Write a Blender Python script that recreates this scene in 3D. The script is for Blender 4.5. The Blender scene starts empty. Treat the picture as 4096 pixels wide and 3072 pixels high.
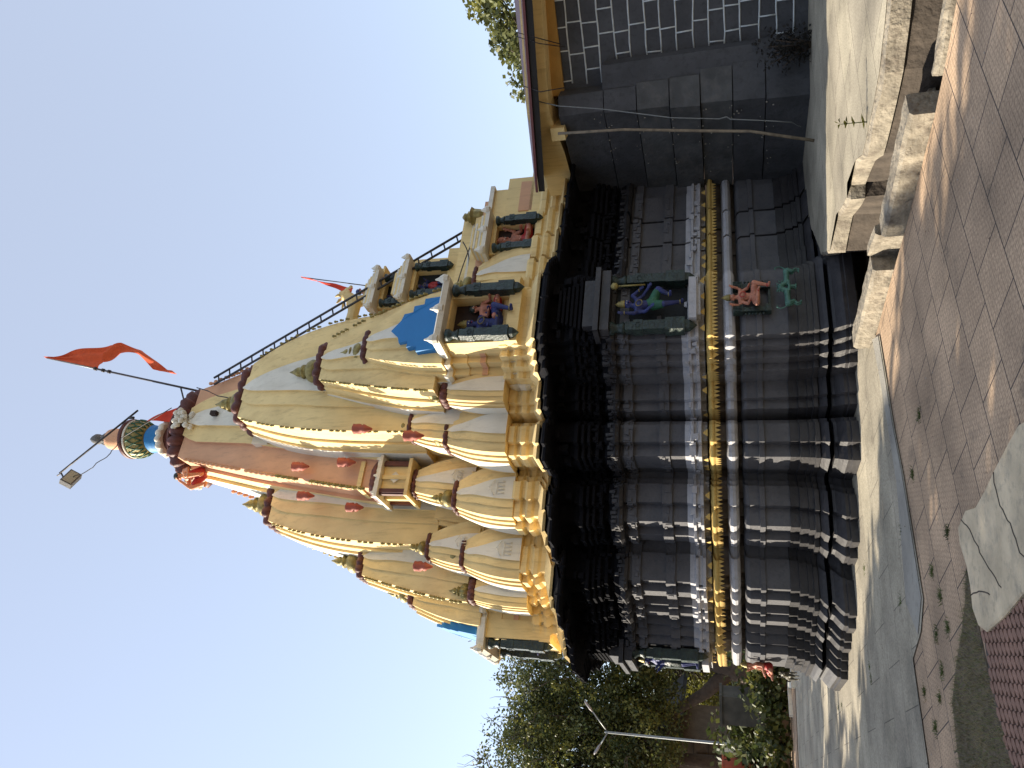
import bpy, bmesh, math, random
from mathutils import Vector, Matrix
R = math.radians
SC = bpy.context.scene
COL = SC.collection
random.seed(11)

# ---------------------------------------------------------------- camera (the photograph was taken with the phone on its side)
PITCH, ROLL, FPX = R(15.5), R(-1.38), 3081.0
fw = Vector((0, math.cos(PITCH), math.sin(PITCH)))
r0 = Vector((1, 0, 0)); u0 = r0.cross(fw)
rt = r0*math.cos(ROLL) + u0*math.sin(ROLL)
up = u0*math.cos(ROLL) - r0*math.sin(ROLL)
cam_d = bpy.data.cameras.new('camera'); cam = bpy.data.objects.new('camera', cam_d); COL.objects.link(cam)
cam_d.sensor_fit = 'HORIZONTAL'; cam_d.sensor_width = 36; cam_d.lens = 36*FPX/4096
cam_d.clip_start = 0.05; cam_d.clip_end = 3000
m = Matrix((-up, rt, -fw)).transposed().to_4x4()      # image right = world down, image up = world right
m.translation = Vector((0, 0, 1.6)); cam.matrix_world = m
SC.camera = cam

# ---------------------------------------------------------------- daylight
SUN_EL = R(27)
PHI = R(29.2)
A2 = Vector((-math.cos(PHI), -math.sin(PHI), 0)); A1 = Vector((math.sin(PHI), -math.cos(PHI), 0))
sa = R(37)
sh = A2*math.cos(sa) - A1*math.sin(sa)
sdir = Vector((sh.x*math.cos(SUN_EL), sh.y*math.cos(SUN_EL), math.sin(SUN_EL)))
w = bpy.data.worlds.new('World'); SC.world = w; w.use_nodes = True
nt = w.node_tree; nt.nodes.clear()
sky = nt.nodes.new('ShaderNodeTexSky'); sky.sky_type = 'NISHITA'; sky.sun_disc = False
sky.sun_elevation = SUN_EL; sky.sun_rotation = math.atan2(sdir.x, sdir.y)
sky.air_density = 1.0; sky.dust_density = 0.6; sky.ozone_density = 1.0
bg = nt.nodes.new('ShaderNodeBackground'); bg.inputs[1].default_value = 0.125
wo = nt.nodes.new('ShaderNodeOutputWorld')
hz = nt.nodes.new('ShaderNodeMix'); hz.data_type = 'RGBA'; hz.inputs[0].default_value = .38; hz.inputs[7].default_value = (4.3, 4.5, 5.1, 1)   # thin milky haze over the whole sky
nt.links.new(sky.outputs[0], hz.inputs[6]); nt.links.new(hz.outputs[2], bg.inputs[0]); nt.links.new(bg.outputs[0], wo.inputs[0])
sd = bpy.data.lights.new('sun', 'SUN'); sd.energy = 5.0; sd.angle = R(0.55); sd.color = (1.0, 0.90, 0.74)
sun = bpy.data.objects.new('sun', sd); COL.objects.link(sun)
sun.rotation_euler = sdir.to_track_quat('Z', 'Y').to_euler()
SC.view_settings.view_transform = 'Standard'; SC.view_settings.look = 'None'
SC.view_settings.exposure = 1.0; SC.view_settings.gamma = 1
SC.cycles.max_bounces = 6

# ---------------------------------------------------------------- materials
MATS = {}
def mat(name, col, rough=0.75, var=0.12, scale=3.0, bump=0.15, bscale=40, metal=0.0, dirt=None, damt=0.0, dscale=1.6, streak=False):
    if name in MATS: return MATS[name]
    M = bpy.data.materials.new(name); M.use_nodes = True; n = M.node_tree; N = n.nodes; Lk = n.links
    b = N['Principled BSDF']; b.inputs['Roughness'].default_value = rough; b.inputs['Metallic'].default_value = metal
    g = N.new('ShaderNodeNewGeometry')
    nz = N.new('ShaderNodeTexNoise'); nz.inputs['Scale'].default_value = scale; nz.inputs['Detail'].default_value = 6
    Lk.new(g.outputs['Position'], nz.inputs['Vector'])
    mr = N.new('ShaderNodeMapRange'); mr.inputs[1].default_value = .3; mr.inputs[2].default_value = .7
    mr.inputs[3].default_value = 1-var; mr.inputs[4].default_value = 1+var
    Lk.new(nz.outputs[0], mr.inputs[0])
    mx = N.new('ShaderNodeVectorMath'); mx.operation = 'SCALE'; mx.inputs[0].default_value = col
    Lk.new(mr.outputs[0], mx.inputs['Scale'])
    out = mx.outputs[0]
    if dirt:
        mp = N.new('ShaderNodeMapping'); mp.inputs['Scale'].default_value = (1, 1, .22 if streak else 1)
        Lk.new(g.outputs['Position'], mp.inputs[0])
        n2 = N.new('ShaderNodeTexNoise'); n2.inputs['Scale'].default_value = dscale; n2.inputs['Detail'].default_value = 8
        n2.inputs['Roughness'].default_value = .65
        Lk.new(mp.outputs[0], n2.inputs['Vector'])
        r2 = N.new('ShaderNodeMapRange'); r2.inputs[1].default_value = .5; r2.inputs[2].default_value = .68
        r2.inputs[3].default_value = 0; r2.inputs[4].default_value = damt
        Lk.new(n2.outputs[0], r2.inputs[0])
        mm = N.new('ShaderNodeMix'); mm.data_type = 'RGBA'; mm.inputs[7].default_value = (*dirt, 1)
        Lk.new(r2.outputs[0], mm.inputs[0]); Lk.new(out, mm.inputs[6]); out = mm.outputs[2]
        # finer grime: specks and short runs of dirt
        mq = N.new('ShaderNodeMapping'); mq.inputs['Scale'].default_value = (1, 1, .09 if streak else .8); Lk.new(g.outputs['Position'], mq.inputs[0])
        n5 = N.new('ShaderNodeTexNoise'); n5.inputs['Scale'].default_value = 13; n5.inputs['Detail'].default_value = 7; n5.inputs['Roughness'].default_value = .7; Lk.new(mq.outputs[0], n5.inputs['Vector'])
        r5 = N.new('ShaderNodeMapRange'); r5.inputs[1].default_value = .52; r5.inputs[2].default_value = .72; r5.inputs[3].default_value = 0; r5.inputs[4].default_value = min(1, damt*1.15); Lk.new(n5.outputs[0], r5.inputs[0])
        m6 = N.new('ShaderNodeMix'); m6.data_type = 'RGBA'; m6.inputs[7].default_value = (dirt[0]*.7, dirt[1]*.7, dirt[2]*.7, 1)
        Lk.new(r5.outputs[0], m6.inputs[0]); Lk.new(out, m6.inputs[6]); out = m6.outputs[2]
    Lk.new(out, b.inputs['Base Color'])
    if bump:
        n3 = N.new('ShaderNodeTexNoise'); n3.inputs['Scale'].default_value = bscale; n3.inputs['Detail'].default_value = 5
        Lk.new(g.outputs['Position'], n3.inputs['Vector'])
        bp = N.new('ShaderNodeBump'); bp.inputs['Strength'].default_value = bump; bp.inputs['Distance'].default_value = .02
        Lk.new(n3.outputs[0], bp.inputs['Height']); Lk.new(bp.outputs[0], b.inputs['Normal'])
    MATS[name] = M; return M
YEL = mat('yellow limewash', (.80, .60, .27), .8, .10, 1.7, .25, 30, dirt=(.50, .33, .13), damt=.4, dscale=2.3, streak=True)
YEL2 = mat('deep yellow paint', (.56, .38, .11), .75, .12, 3, .2, 40)
WHT = mat('off white paint', (.72, .67, .55), .8, .07, 2, .2, 30, dirt=(.45, .40, .30), damt=.3, dscale=3, streak=True)
PNK = mat('peach paint', (.66, .36, .20), .8, .09, 2, .2, 30, dirt=(.42, .24, .15), damt=.3, dscale=2, streak=True)
MAR = mat('maroon paint', (.105, .030, .022), .6, .25, 5, .3, 40)
GLD = mat('gold paint', (.27, .215, .07), .45, .35, 14, .4, 60, metal=.35)
RED = mat('brick red paint', (.36, .085, .05), .7, .1)
BLU = mat('bright blue paint', (.012, .17, .42), .6, .05)
GRY = mat('slate grey wall paint', (.090, .088, .093), .66, .18, 2.5, .35, 26, dirt=(.06, .065, .08), damt=.6, dscale=1.7)
BLK = mat('black oil painted stone', (.027, .025, .027), .55, .3, 3, .4, 22, dirt=(.075, .068, .064), damt=.3, dscale=3)
DRK = mat('near black carved stone', (.010, .010, .012), .75, .3, 4, .7, 18)  # near-black for the eave, the wall under it and the plinth groove
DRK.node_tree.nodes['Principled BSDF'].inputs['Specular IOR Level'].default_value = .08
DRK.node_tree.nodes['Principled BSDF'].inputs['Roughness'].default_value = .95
LBL = mat('pale blue grey paint', (.42, .42, .44), .6, .1, 3, .3, 30, dirt=(.26, .26, .27), damt=.5, dscale=3)
BRN = mat('weathered recess plaster', (.16, .14, .125), .8, .25, 4, .3, 30, dirt=(.08, .06, .05), damt=.6)
GRN = mat('dark green black pilaster paint', (.014, .027, .024), .45, .4, 9, .8, 26, dirt=(.04, .075, .05), damt=.45, dscale=12)
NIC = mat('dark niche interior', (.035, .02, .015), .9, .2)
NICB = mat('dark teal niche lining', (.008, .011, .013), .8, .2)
SKN = mat('pink orange painted skin', (.52, .215, .135), .6, .2, 9, .4, 40, dirt=(.2, .09, .06), damt=.5, dscale=8)
SKB = mat('ultramarine painted skin', (.025, .036, .15), .6, .3, 9, .4, 40, dirt=(.03, .03, .05), damt=.5, dscale=8)
CRD = mat('red painted cloth', (.42, .03, .025), .55, .2)
CGR = mat('green painted cloth', (.02, .10, .05), .6, .2)
IRN = mat('dark iron', (.06, .055, .055), .55, .25, 20, .2, 60, metal=.5)
IRB = mat('bright weathered pole metal', (.22, .23, .225), .45, .15, 20, .1, 60, metal=.4)
CLO = mat('orange flag cloth', (.62, .09, .02), .85, .15, 6, .2, 60)
CLR = mat('red pennant cloth', (.62, .05, .02), .85, .15, 6, .2, 60)
STN = mat('grey kalash stone', (.13, .125, .115), .7, .2, 12, .5, 40)
TIN = mat('dark red roofing sheet', (.13, .03, .025), .5, .2, 8, .2, 30)
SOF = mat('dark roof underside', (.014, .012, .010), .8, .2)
CMT = mat('pale cement', (.37, .335, .27), .9, .16, 1.1, .5, 55, dirt=(.20, .175, .14), damt=.6, dscale=1.3)
CMT2 = mat('blue grey cement strip', (.31, .29, .245), .9, .2, 1.5, .5, 55, dirt=(.2, .18, .16), damt=.4, dscale=2.2)
KRB = mat('weathered sandstone kerb', (.27, .235, .18), .92, .35, 5, 1.0, 24, dirt=(.13, .105, .08), damt=.85, dscale=6)
SLB = mat('rough pale rock', (.62, .50, .33), .95, .25, 3, 1.0, 16, dirt=(.30, .26, .20), damt=.5, dscale=4.5)
SOI = mat('dark damp soil', (.07, .055, .042), .95, .35, 5, .9, 18)
SOL = mat('dry soil', (.20, .14, .10), .95, .3, 2, .8, 20)
BRK = mat('trunk bark', (.075, .055, .04), .9, .3, 8, .9, 22)
LGT = mat('light stone wall', (.15, .11, .075), .9, .25, 3, .6, 16, dirt=(.06, .045, .03), damt=.6)
ORG = mat('orange painted metal', (.50, .10, .05), .5, .1)
MRK = mat('white painted joint', (.62, .66, .66), .7, .15, 9, .3, 40)
GLS = mat('lamp glass', (.40, .36, .25), .2, .1)
def leafmat(name, col, var=.5):
    M = bpy.data.materials.new(name); M.use_nodes = True; n = M.node_tree; N = n.nodes; Lk = n.links
    b = N['Principled BSDF']; b.inputs['Roughness'].default_value = .55
    g = N.new('ShaderNodeNewGeometry'); nz = N.new('ShaderNodeTexNoise'); nz.inputs['Scale'].default_value = 1.1; nz.inputs['Detail'].default_value = 5
    Lk.new(g.outputs['Position'], nz.inputs['Vector'])
    mr = N.new('ShaderNodeMapRange'); mr.inputs[1].default_value = .3; mr.inputs[2].default_value = .7; mr.inputs[3].default_value = 1-var; mr.inputs[4].default_value = 1+var
    Lk.new(nz.outputs[0], mr.inputs[0])
    mx = N.new('ShaderNodeVectorMath'); mx.operation = 'SCALE'; mx.inputs[0].default_value = col; Lk.new(mr.outputs[0], mx.inputs['Scale'])
    Lk.new(mx.outputs[0], b.inputs['Base Color'])
    tr = N.new('ShaderNodeBsdfTranslucent'); Lk.new(mx.outputs[0], tr.inputs[0])
    ms = N.new('ShaderNodeMixShader'); ms.inputs[0].default_value = .35
    Lk.new(b.outputs[0], ms.inputs[1]); Lk.new(tr.outputs[0], ms.inputs[2]); Lk.new(ms.outputs[0], N['Material Output'].inputs[0])
    return M
LF1 = leafmat('dark green leaf', (.062, .082, .024)); LF2 = leafmat('yellow green leaf', (.17, .17, .035)); LF3 = leafmat('olive leaf', (.10, .11, .03))
GRS = leafmat('dry grass blade', (.22, .18, .085)); GRG = leafmat('green grass blade', (.10, .14, .03))
# paving: joints between tiles, worn colour
def pavemat(name='dusty pink paving tile', c1=(.53, .37, .235), c2=(.42, .295, .19), mo=(.10, .072, .056), bw=.46, bh=.46, ms=.007, rot=-37, rib=.72, lo=.68, hi=1.28):
    M = bpy.data.materials.new(name); M.use_nodes = True; n = M.node_tree; N = n.nodes; Lk = n.links
    b = N['Principled BSDF']; b.inputs['Roughness'].default_value = .88
    g = N.new('ShaderNodeNewGeometry')
    def mapped(rot, sc):
        mp = N.new('ShaderNodeMapping'); mp.inputs['Rotation'].default_value = (0, 0, rot); mp.inputs['Scale'].default_value = sc
        Lk.new(g.outputs['Position'], mp.inputs[0]); return mp.outputs[0]
    br = N.new('ShaderNodeTexBrick'); br.offset = .5; br.inputs['Scale'].default_value = 1
    br.inputs['Brick Width'].default_value = bw; br.inputs['Row Height'].default_value = bh
    br.inputs['Mortar Size'].default_value = ms; br.inputs['Mortar Smooth'].default_value = .3; br.inputs['Bias'].default_value = 0
    br.inputs['Color1'].default_value = (*c1, 1); br.inputs['Color2'].default_value = (*c2, 1); br.inputs['Mortar'].default_value = (*mo, 1)
    Lk.new(mapped(R(rot), (1, 1, 1)), br.inputs['Vector'])
    nz = N.new('ShaderNodeTexNoise'); nz.inputs['Scale'].default_value = 1.2; nz.inputs['Detail'].default_value = 8; Lk.new(g.outputs['Position'], nz.inputs['Vector'])
    mr = N.new('ShaderNodeMapRange'); mr.inputs[1].default_value = .3; mr.inputs[2].default_value = .7; mr.inputs[3].default_value = lo; mr.inputs[4].default_value = hi; Lk.new(nz.outputs[0], mr.inputs[0])
    # fine ribs pressed into every tile
    b2 = N.new('ShaderNodeTexBrick'); b2.offset = .5; b2.inputs['Scale'].default_value = 1; b2.inputs['Brick Width'].default_value = .046; b2.inputs['Row Height'].default_value = .046
    b2.inputs['Mortar Size'].default_value = .004; b2.inputs['Color1'].default_value = (1, 1, 1, 1); b2.inputs['Color2'].default_value = (.92, .92, .92, 1); b2.inputs['Mortar'].default_value = (rib, rib*.97, rib*.94, 1)
    Lk.new(mapped(R(-37), (1, 1, 1)), b2.inputs['Vector'])
    n7 = N.new('ShaderNodeTexNoise'); n7.inputs['Scale'].default_value = 3.2; n7.inputs['Detail'].default_value = 10; n7.inputs['Roughness'].default_value = .72; Lk.new(g.outputs['Position'], n7.inputs['Vector'])
    r7 = N.new('ShaderNodeMapRange'); r7.inputs[1].default_value = .56; r7.inputs[2].default_value = .66; r7.inputs[3].default_value = 0; r7.inputs[4].default_value = .42; Lk.new(n7.outputs[0], r7.inputs[0])
    m7 = N.new('ShaderNodeMix'); m7.data_type = 'RGBA'; m7.inputs[7].default_value = (.13, .105, .08, 1); Lk.new(r7.outputs[0], m7.inputs[0]); Lk.new(br.outputs[0], m7.inputs[6])
    m1 = N.new('ShaderNodeMix'); m1.data_type = 'RGBA'; m1.blend_type = 'MULTIPLY'; m1.inputs[0].default_value = 1
    Lk.new(m7.outputs[2], m1.inputs[6]); Lk.new(b2.outputs[0], m1.inputs[7])
    mx = N.new('ShaderNodeVectorMath'); mx.operation = 'SCALE'; Lk.new(m1.outputs[2], mx.inputs[0]); Lk.new(mr.outputs[0], mx.inputs['Scale'])
    n4 = N.new('ShaderNodeTexNoise'); n4.inputs['Scale'].default_value = 55; n4.inputs['Detail'].default_value = 4; Lk.new(g.outputs['Position'], n4.inputs['Vector'])
    r4 = N.new('ShaderNodeMapRange'); r4.inputs[1].default_value = .35; r4.inputs[2].default_value = .65; r4.inputs[3].default_value = .8; r4.inputs[4].default_value = 1.2; Lk.new(n4.outputs[0], r4.inputs[0])
    m5 = N.new('ShaderNodeVectorMath'); m5.operation = 'SCALE'; Lk.new(mx.outputs[0], m5.inputs[0]); Lk.new(r4.outputs[0], m5.inputs['Scale'])
    Lk.new(m5.outputs[0], b.inputs['Base Color'])
    bp = N.new('ShaderNodeBump'); bp.inputs['Strength'].default_value = .6; bp.inputs['Distance'].default_value = .01; Lk.new(m1.outputs[2], bp.inputs['Height']); Lk.new(bp.outputs[0], b.inputs['Normal'])
    return M
PAV = pavemat()
CMT = pavemat('stained cement paving', (.41, .365, .27), (.35, .31, .235), (.16, .14, .105), .95, .62, .006, -28, .97, .62, 1.25)
HEX = mat('red brown interlocking tile', (.27, .15, .105), .85, .15, 3, .5, 60)
JNT = mat('tile joint', (.07, .055, .045), .95)

# ---------------------------------------------------------------- mesh helpers
class MB:
    def __init__(s): s.v = []; s.f = []; s.mi = []; s.ms = []; s.sm = []
    def m(s, M):
        if M not in s.ms: s.ms.append(M)
        return s.ms.index(M)
    def face(s, idx, M, smooth=False): s.f.append(tuple(idx)); s.mi.append(s.m(M)); s.sm.append(smooth)
    def poly(s, pts, M):
        k = len(s.v); s.v += [tuple(p) for p in pts]; s.face(range(k, k+len(pts)), M)
    def box(s, c, d, M, rz=0, taper=1.0):
        k = len(s.v); cr, sr = math.cos(rz), math.sin(rz)
        for sz in (-1, 1):
            t = taper if sz > 0 else 1
            for sx, sy in ((-1, -1), (1, -1), (1, 1), (-1, 1)):
                x, y = sx*d[0]/2*t, sy*d[1]/2*t
                s.v.append((c[0]+x*cr-y*sr, c[1]+x*sr+y*cr, c[2]+sz*d[2]/2))
        for q in ((3, 2, 1, 0), (4, 5, 6, 7), (0, 1, 5, 4), (1, 2, 6, 5), (2, 3, 7, 6), (3, 0, 4, 7)): s.face([k+i for i in q], M)
    def loft(s, rings, M, cap0=True, cap1=True, mats=None, smooth=False, seg=None):
        """rings: equal-length point lists; M material or f(ring_index, seg_index)"""
        n = len(rings[0]); k = len(s.v)
        for r in rings: s.v += [tuple(p) for p in r]
        for i in range(len(rings)-1):
            for j in range(n):
                a, b = k+i*n+j, k+i*n+(j+1) % n
                mm = M(i, j) if callable(M) else M
                s.face((a, b, b+n, a+n), mm, smooth)
        m0 = M(0, 0) if callable(M) else M; m1 = M(len(rings)-2, 0) if callable(M) else M
        if cap0: s.face([k+j for j in range(n)][::-1], m0)
        if cap1: s.face([k+(len(rings)-1)*n+j for j in range(n)], m1)
    def lathe(s, c, prof, M, n=16, ribs=0, amp=0.0, sq=0.0, smooth=True, rot=0):
        rings = []
        for r, z in prof:
            ring = []
            for j in range(n):
                t = 2*math.pi*j/n
                rr = r*(1+(amp*(abs(math.sin(t*ribs/2))-.5) if ribs else 0)+sq*math.cos(4*(t-math.pi/4)))
                ring.append((c[0]+rr*math.cos(t+rot), c[1]+rr*math.sin(t+rot), c[2]+z))
            rings.append(ring)
        s.loft(rings, M, smooth=smooth)
    def tube(s, pts, rad, M, n=7, smooth=True):
        pts = [Vector(p) for p in pts]; rr = rad if isinstance(rad, (list, tuple)) else [rad]*len(pts)
        rings = []
        for i, p in enumerate(pts):
            d = (pts[min(i+1, len(pts)-1)]-pts[max(i-1, 0)]).normalized()
            a = d.cross(Vector((0, 0, 1)) if abs(d.z) < .9 else Vector((1, 0, 0))).normalized(); b = d.cross(a)
            rings.append([tuple(p+(a*math.cos(2*math.pi*j/n)+b*math.sin(2*math.pi*j/n))*rr[i]) for j in range(n)])
        s.loft(rings, M, smooth=smooth)
    def build(s, name, parent=None, recalc=True):
        me = bpy.data.meshes.new(name); me.from_pydata(s.v, [], s.f)
        for M in s.ms: me.materials.append(M)
        me.polygons.foreach_set('material_index', s.mi); me.polygons.foreach_set('use_smooth', s.sm)
        me.update()
        if recalc:
            bm = bmesh.new(); bm.from_mesh(me); bmesh.ops.recalc_face_normals(bm, faces=bm.faces); bm.to_mesh(me); bm.free()
        o = bpy.data.objects.new(name, me); COL.objects.link(o)
        if parent: o.parent = parent
        return o
def tag(o, label, cat, group=None):
    o['label'] = label; o['category'] = cat
    if group: o['group'] = group
    return o
def struct(o): o['kind'] = 'structure'; return o
def empty(name, loc=(0, 0, 0), rz=0, sc=1.0):
    o = bpy.data.objects.new(name, None); COL.objects.link(o); o.location = loc; o.rotation_euler = (0, 0, rz); o.scale = (sc, sc, sc)
    o.empty_display_size = .1; return o
CX, CY = -1.03, 14.36
def T(x, y, z):   # temple-local -> world
    return (CX+x*A2.x+y*A1.x, CY+x*A2.y+y*A1.y, z)
def lerp(tab, z):
    if z <= tab[0][0]: return tab[0][1]
    for (a, b), (c, d) in zip(tab, tab[1:]):
        if z <= c: return b+(d-b)*(z-a)/(c-a)
    return tab[-1][1]

# ================================================================ GROUND
g = MB(); g.poly([(-700, -700, -.32), (700, -700, -.32), (700, 900, -.32), (-700, 900, -.32)], SOL)
struct(g.build('ground'))
def flat(name, pts, z, M, thick=0):
    bm = bmesh.new(); vs = [bm.verts.new((x, y, z)) for x, y in pts]; f = bm.faces.new(vs)
    bmesh.ops.triangulate(bm, faces=[f]); me = bpy.data.meshes.new(name); bm.to_mesh(me); bm.free(); me.materials.append(M)
    o = bpy.data.objects.new(name, me); COL.objects.link(o)
    if me.polygons[0].normal.z < 0: me.flip_normals()
    if thick:
        md = o.modifiers.new('s', 'SOLIDIFY'); md.thickness = thick; md.offset = -1
    return o
court = [(-60, -30), (5.5, -30), (4.6, 1), (2.95, 5.6), (2.30, 6.24), (1.98, 6.62), (1.30, 7.7), (1.0, 8.25), (.36, 9.35), (.5, 10.7), (1.3, 12.5), (3, 15), (30, 40), (60, 60), (-60, 60)]
struct(flat('pavement', court, 0, PAV, .31))
walk = [(.34, 10.3), (.34, 9.5), (.42, 8.95), (-.5, 8.33), (-.94, 7.96), (-1.36, 7.68), (-1.93, 7.3), (-2.25, 7.42), (-2.6, 7.75), (-3.3, 7.3), (-6, 6), (-16, 14), (-11.2, 20.6), (-7.8, 21.7), (-4, 19), (-1, 14)]
struct(flat('concrete_path', walk, .010, CMT))
struct(flat('concrete_path_edge', [(.40, 9.35), (.42, 9.0), (-.5, 8.37), (-.94, 8.0), (-1.36, 7.72), (-1.93, 7.35), (-2.3, 7.5), (-2.15, 7.95), (-1.6, 8.1), (-1.05, 8.25), (-.6, 8.55), (0, 9.0)], .016, CMT2))
# interlocking tiles in the near corner
struct(flat('tile_bed', [(-1.66, 5.72), (-1.95, 5.6), (-2.12, 5.45), (-2.4, 5.15), (-3.2, 4.2), (-1.0, 3.6), (-1.22, 4.9)], .006, JNT))
hx = MB(); th = R(62); ct, st = math.cos(th), math.sin(th)
def inpoly(x, y, P):
    c = False; j = len(P)-1
    for i in range(len(P)):
        if (P[i][1] > y) != (P[j][1] > y) and x < (P[j][0]-P[i][0])*(y-P[i][1])/(P[j][1]-P[i][1])+P[i][0]: c = not c
        j = i
    return c
bedp = [(-1.66, 5.70), (-1.95, 5.58), (-2.12, 5.43), (-2.4, 5.13), (-3.2, 4.2), (-1.0, 3.6), (-1.24, 4.9)]
for i in range(-30, 30):
    for j in range(-60, 60):
        lx, ly = i*.105+(.0525 if j % 2 else 0), j*.056
        x, y = -2+lx*ct-ly*st, 4.8+lx*st+ly*ct
        if inpoly(x, y, bedp):
            a, b_ = .049, .024
            P = [(-a, 0), (-a*.62, -b_), (a*.62, -b_*1.25), (a, 0), (a*.62, b_), (-a*.62, b_*.8)]
            top = .016+random.uniform(-.001, .001)
            hx.loft([[(x+p*ct-q*st, y+p*st+q*ct, .007) for p, q in P], [(x+p*ct-q*st, y+p*st+q*ct, top) for p, q in P]], HEX, cap0=False)
struct(hx.build('tile_paving'))
# rock slab, flush sheet rising a little above the paving
sl = MB(); P = [(-.22, 4.6), (-.3, 4.91), (-.42, 5.08), (-.58, 5.3), (-.74, 5.5), (-.89, 5.72), (-.95, 5.95), (-1.1, 6.13), (-1.21, 6.1), (-1.33, 5.95), (-1.45, 5.87), (-1.6, 5.83), (-1.67, 5.72), (-1.66, 5.55), (-1.45, 5.2), (-1.24, 4.9), (-1.0, 3.9)]
cx_ = sum(p[0] for p in P)/len(P); cy_ = sum(p[1] for p in P)/len(P)
sl.loft([[(x, y, 0) for x, y in P], [(x, y, .026) for x, y in P], [(x+(cx_-x)*.03, y+(cy_-y)*.03, .034) for x, y in P]], SLB, cap0=False)
for pts in ([(-1.02, 6.02), (-1.08, 5.78), (-1.17, 5.62), (-1.24, 5.40), (-1.32, 5.16)], [(-.62, 5.33), (-.80, 5.22), (-.88, 5.05), (-1.02, 4.9), (-1.05, 4.6)], [(-1.5, 5.84), (-1.42, 5.6), (-1.38, 5.4)]):
    q_ = []
    for a, b in zip(pts, pts[1:]):
        for k in range(4): q_.append((a[0]+(b[0]-a[0])*k/4+random.uniform(-.012, .012), a[1]+(b[1]-a[1])*k/4+random.uniform(-.012, .012), .033))
    sl.tube(q_, .006, SOI, n=4)
tag(sl.build('rock_slab'), 'rough pale rock slab set in the paving at the near end of the dry grass', 'rock slab')
# platform beside the hall, in stepped blocks
pf = MB(); PP = [(1.62, 10.9), (1.50, 10.0), (1.80, 9.42), (1.84, 8.62), (1.98, 8.55), (2.04, 8.0), (2.0, 7.62), (2.42, 6.78), (2.85, 6.42), (4.8, 5.5), (9, 7), (8, 12.8), (3.0, 13.6)]
def jag(P, a): return [(x+random.uniform(-a, a), y+random.uniform(-a, a)) for x, y in P]
fine = []
for (a, b) in zip(PP, PP[1:]+PP[:1]):
    n_ = max(1, int(math.dist(a, b)/.18)) if b[0] < 5 and a[0] < 5 else 1
    for k in range(n_): fine.append((a[0]+(b[0]-a[0])*k/n_, a[1]+(b[1]-a[1])*k/n_))
j1 = jag(fine, .018); j2 = [(x+(5-x)*.006, y+.03) for x, y in j1]
pf.loft([[(x, y, -.31) for x, y in fine], [(x, y, .18) for x, y in j1]], SOI, cap0=False, cap1=False)
pf.loft([[(x-.02, y-.02, .18) for x, y in j1], [(x-.02, y-.02, .32+random.uniform(-.01, .01)) for x, y in j1], [(x+.0, y+.02, .345) for x, y in j2]], KRB, cap0=False, cap1=False)
plat = struct(pf.build('raised_platform'))
struct(flat('platform_top', [(x, y) for x, y in j2], .346, CMT))
# kerb stones between pavement and drain
def kerb(name, pts, w_, z0, z1, label):
    k = MB(); L_ = []; R_ = []
    fp = []
    for a, b in zip(pts, pts[1:]):
        n_ = max(1, int(math.dist(a, b)/.09))
        for i in range(n_): fp.append((a[0]+(b[0]-a[0])*i/n_, a[1]+(b[1]-a[1])*i/n_))
    fp.append(pts[-1])
    rings = []
    for i, p in enumerate(fp):
        a = fp[max(i-1, 0)]; b = fp[min(i+1, len(fp)-1)]; d = Vector((b[0]-a[0], b[1]-a[1])).normalized(); nrm = Vector((-d.y, d.x))
        e = [random.uniform(-.012, .012) for _ in range(4)]
        q = lambda o, z: (p[0]+nrm.x*o, p[1]+nrm.y*o, z)
        rings.append([q(-w_/2+e[0], z0), q(w_/2+e[1], z0), q(w_/2+e[1], z1-.03), q(w_/2-.02, z1+e[2]*.5), q(-w_/2+.02, z1+e[3]*.5), q(-w_/2+e[0], z1-.03)])
    k.loft(rings, KRB)
    return tag(k.build(name), label, 'kerb stone')
kerb('kerb_stone', [(.42, 9.62), (.62, 9.25), (1.0, 8.55), (1.13, 8.36)], .24, -.31, .175, 'long worn sandstone kerb running up to the temple plinth')
kerb('kerb_stone', [(1.24, 8.42), (1.33, 8.14), (1.38, 7.96)], .12, -.31, .20, 'short thin kerb piece set back in the gap between the two long kerbs')
kerb('kerb_stone', [(1.38, 7.84), (1.66, 7.35), (2.05, 6.78), (2.12, 6.66)], .24, -.31, .18, 'worn sandstone kerb beside the open drain, in front of the sapling')
kerb('kerb_stone', [(2.28, 6.52), (2.62, 6.18), (3.2, 5.6), (4, 4.9)], .10, -.31, .03, 'low pale kerb edge flush with the paving at the far end of the drain')
struct(flat('drain_bed', [(.3, 9.9), (.9, 8.2), (2.1, 6.4), (4.6, 4.4), (5.2, 6.0), (2.6, 7.6), (2.2, 9.5), (1.8, 11)], -.306, SOI))
# rubble stones in the broken edge
rb = random.Random(5)
for i in range(7):
    x = 2.25+rb.uniform(0, .5); y = 7.05-(x-2.25)*.9+rb.uniform(-.14, .1); s_ = rb.uniform(.05, .11)
    q = MB(); q.lathe((x, y, -.29+rb.uniform(0, .2)), [(.3*s_, 0), (s_, .3*s_), (s_*.9, s_), (.4*s_, 1.4*s_)], KRB, n=7, smooth=False, rot=i)
    tag(q.build('rubble_stone'), 'broken sandstone lump lying in the collapsed edge of the drain', 'stone', 'rubble in the broken drain edge')

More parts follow.
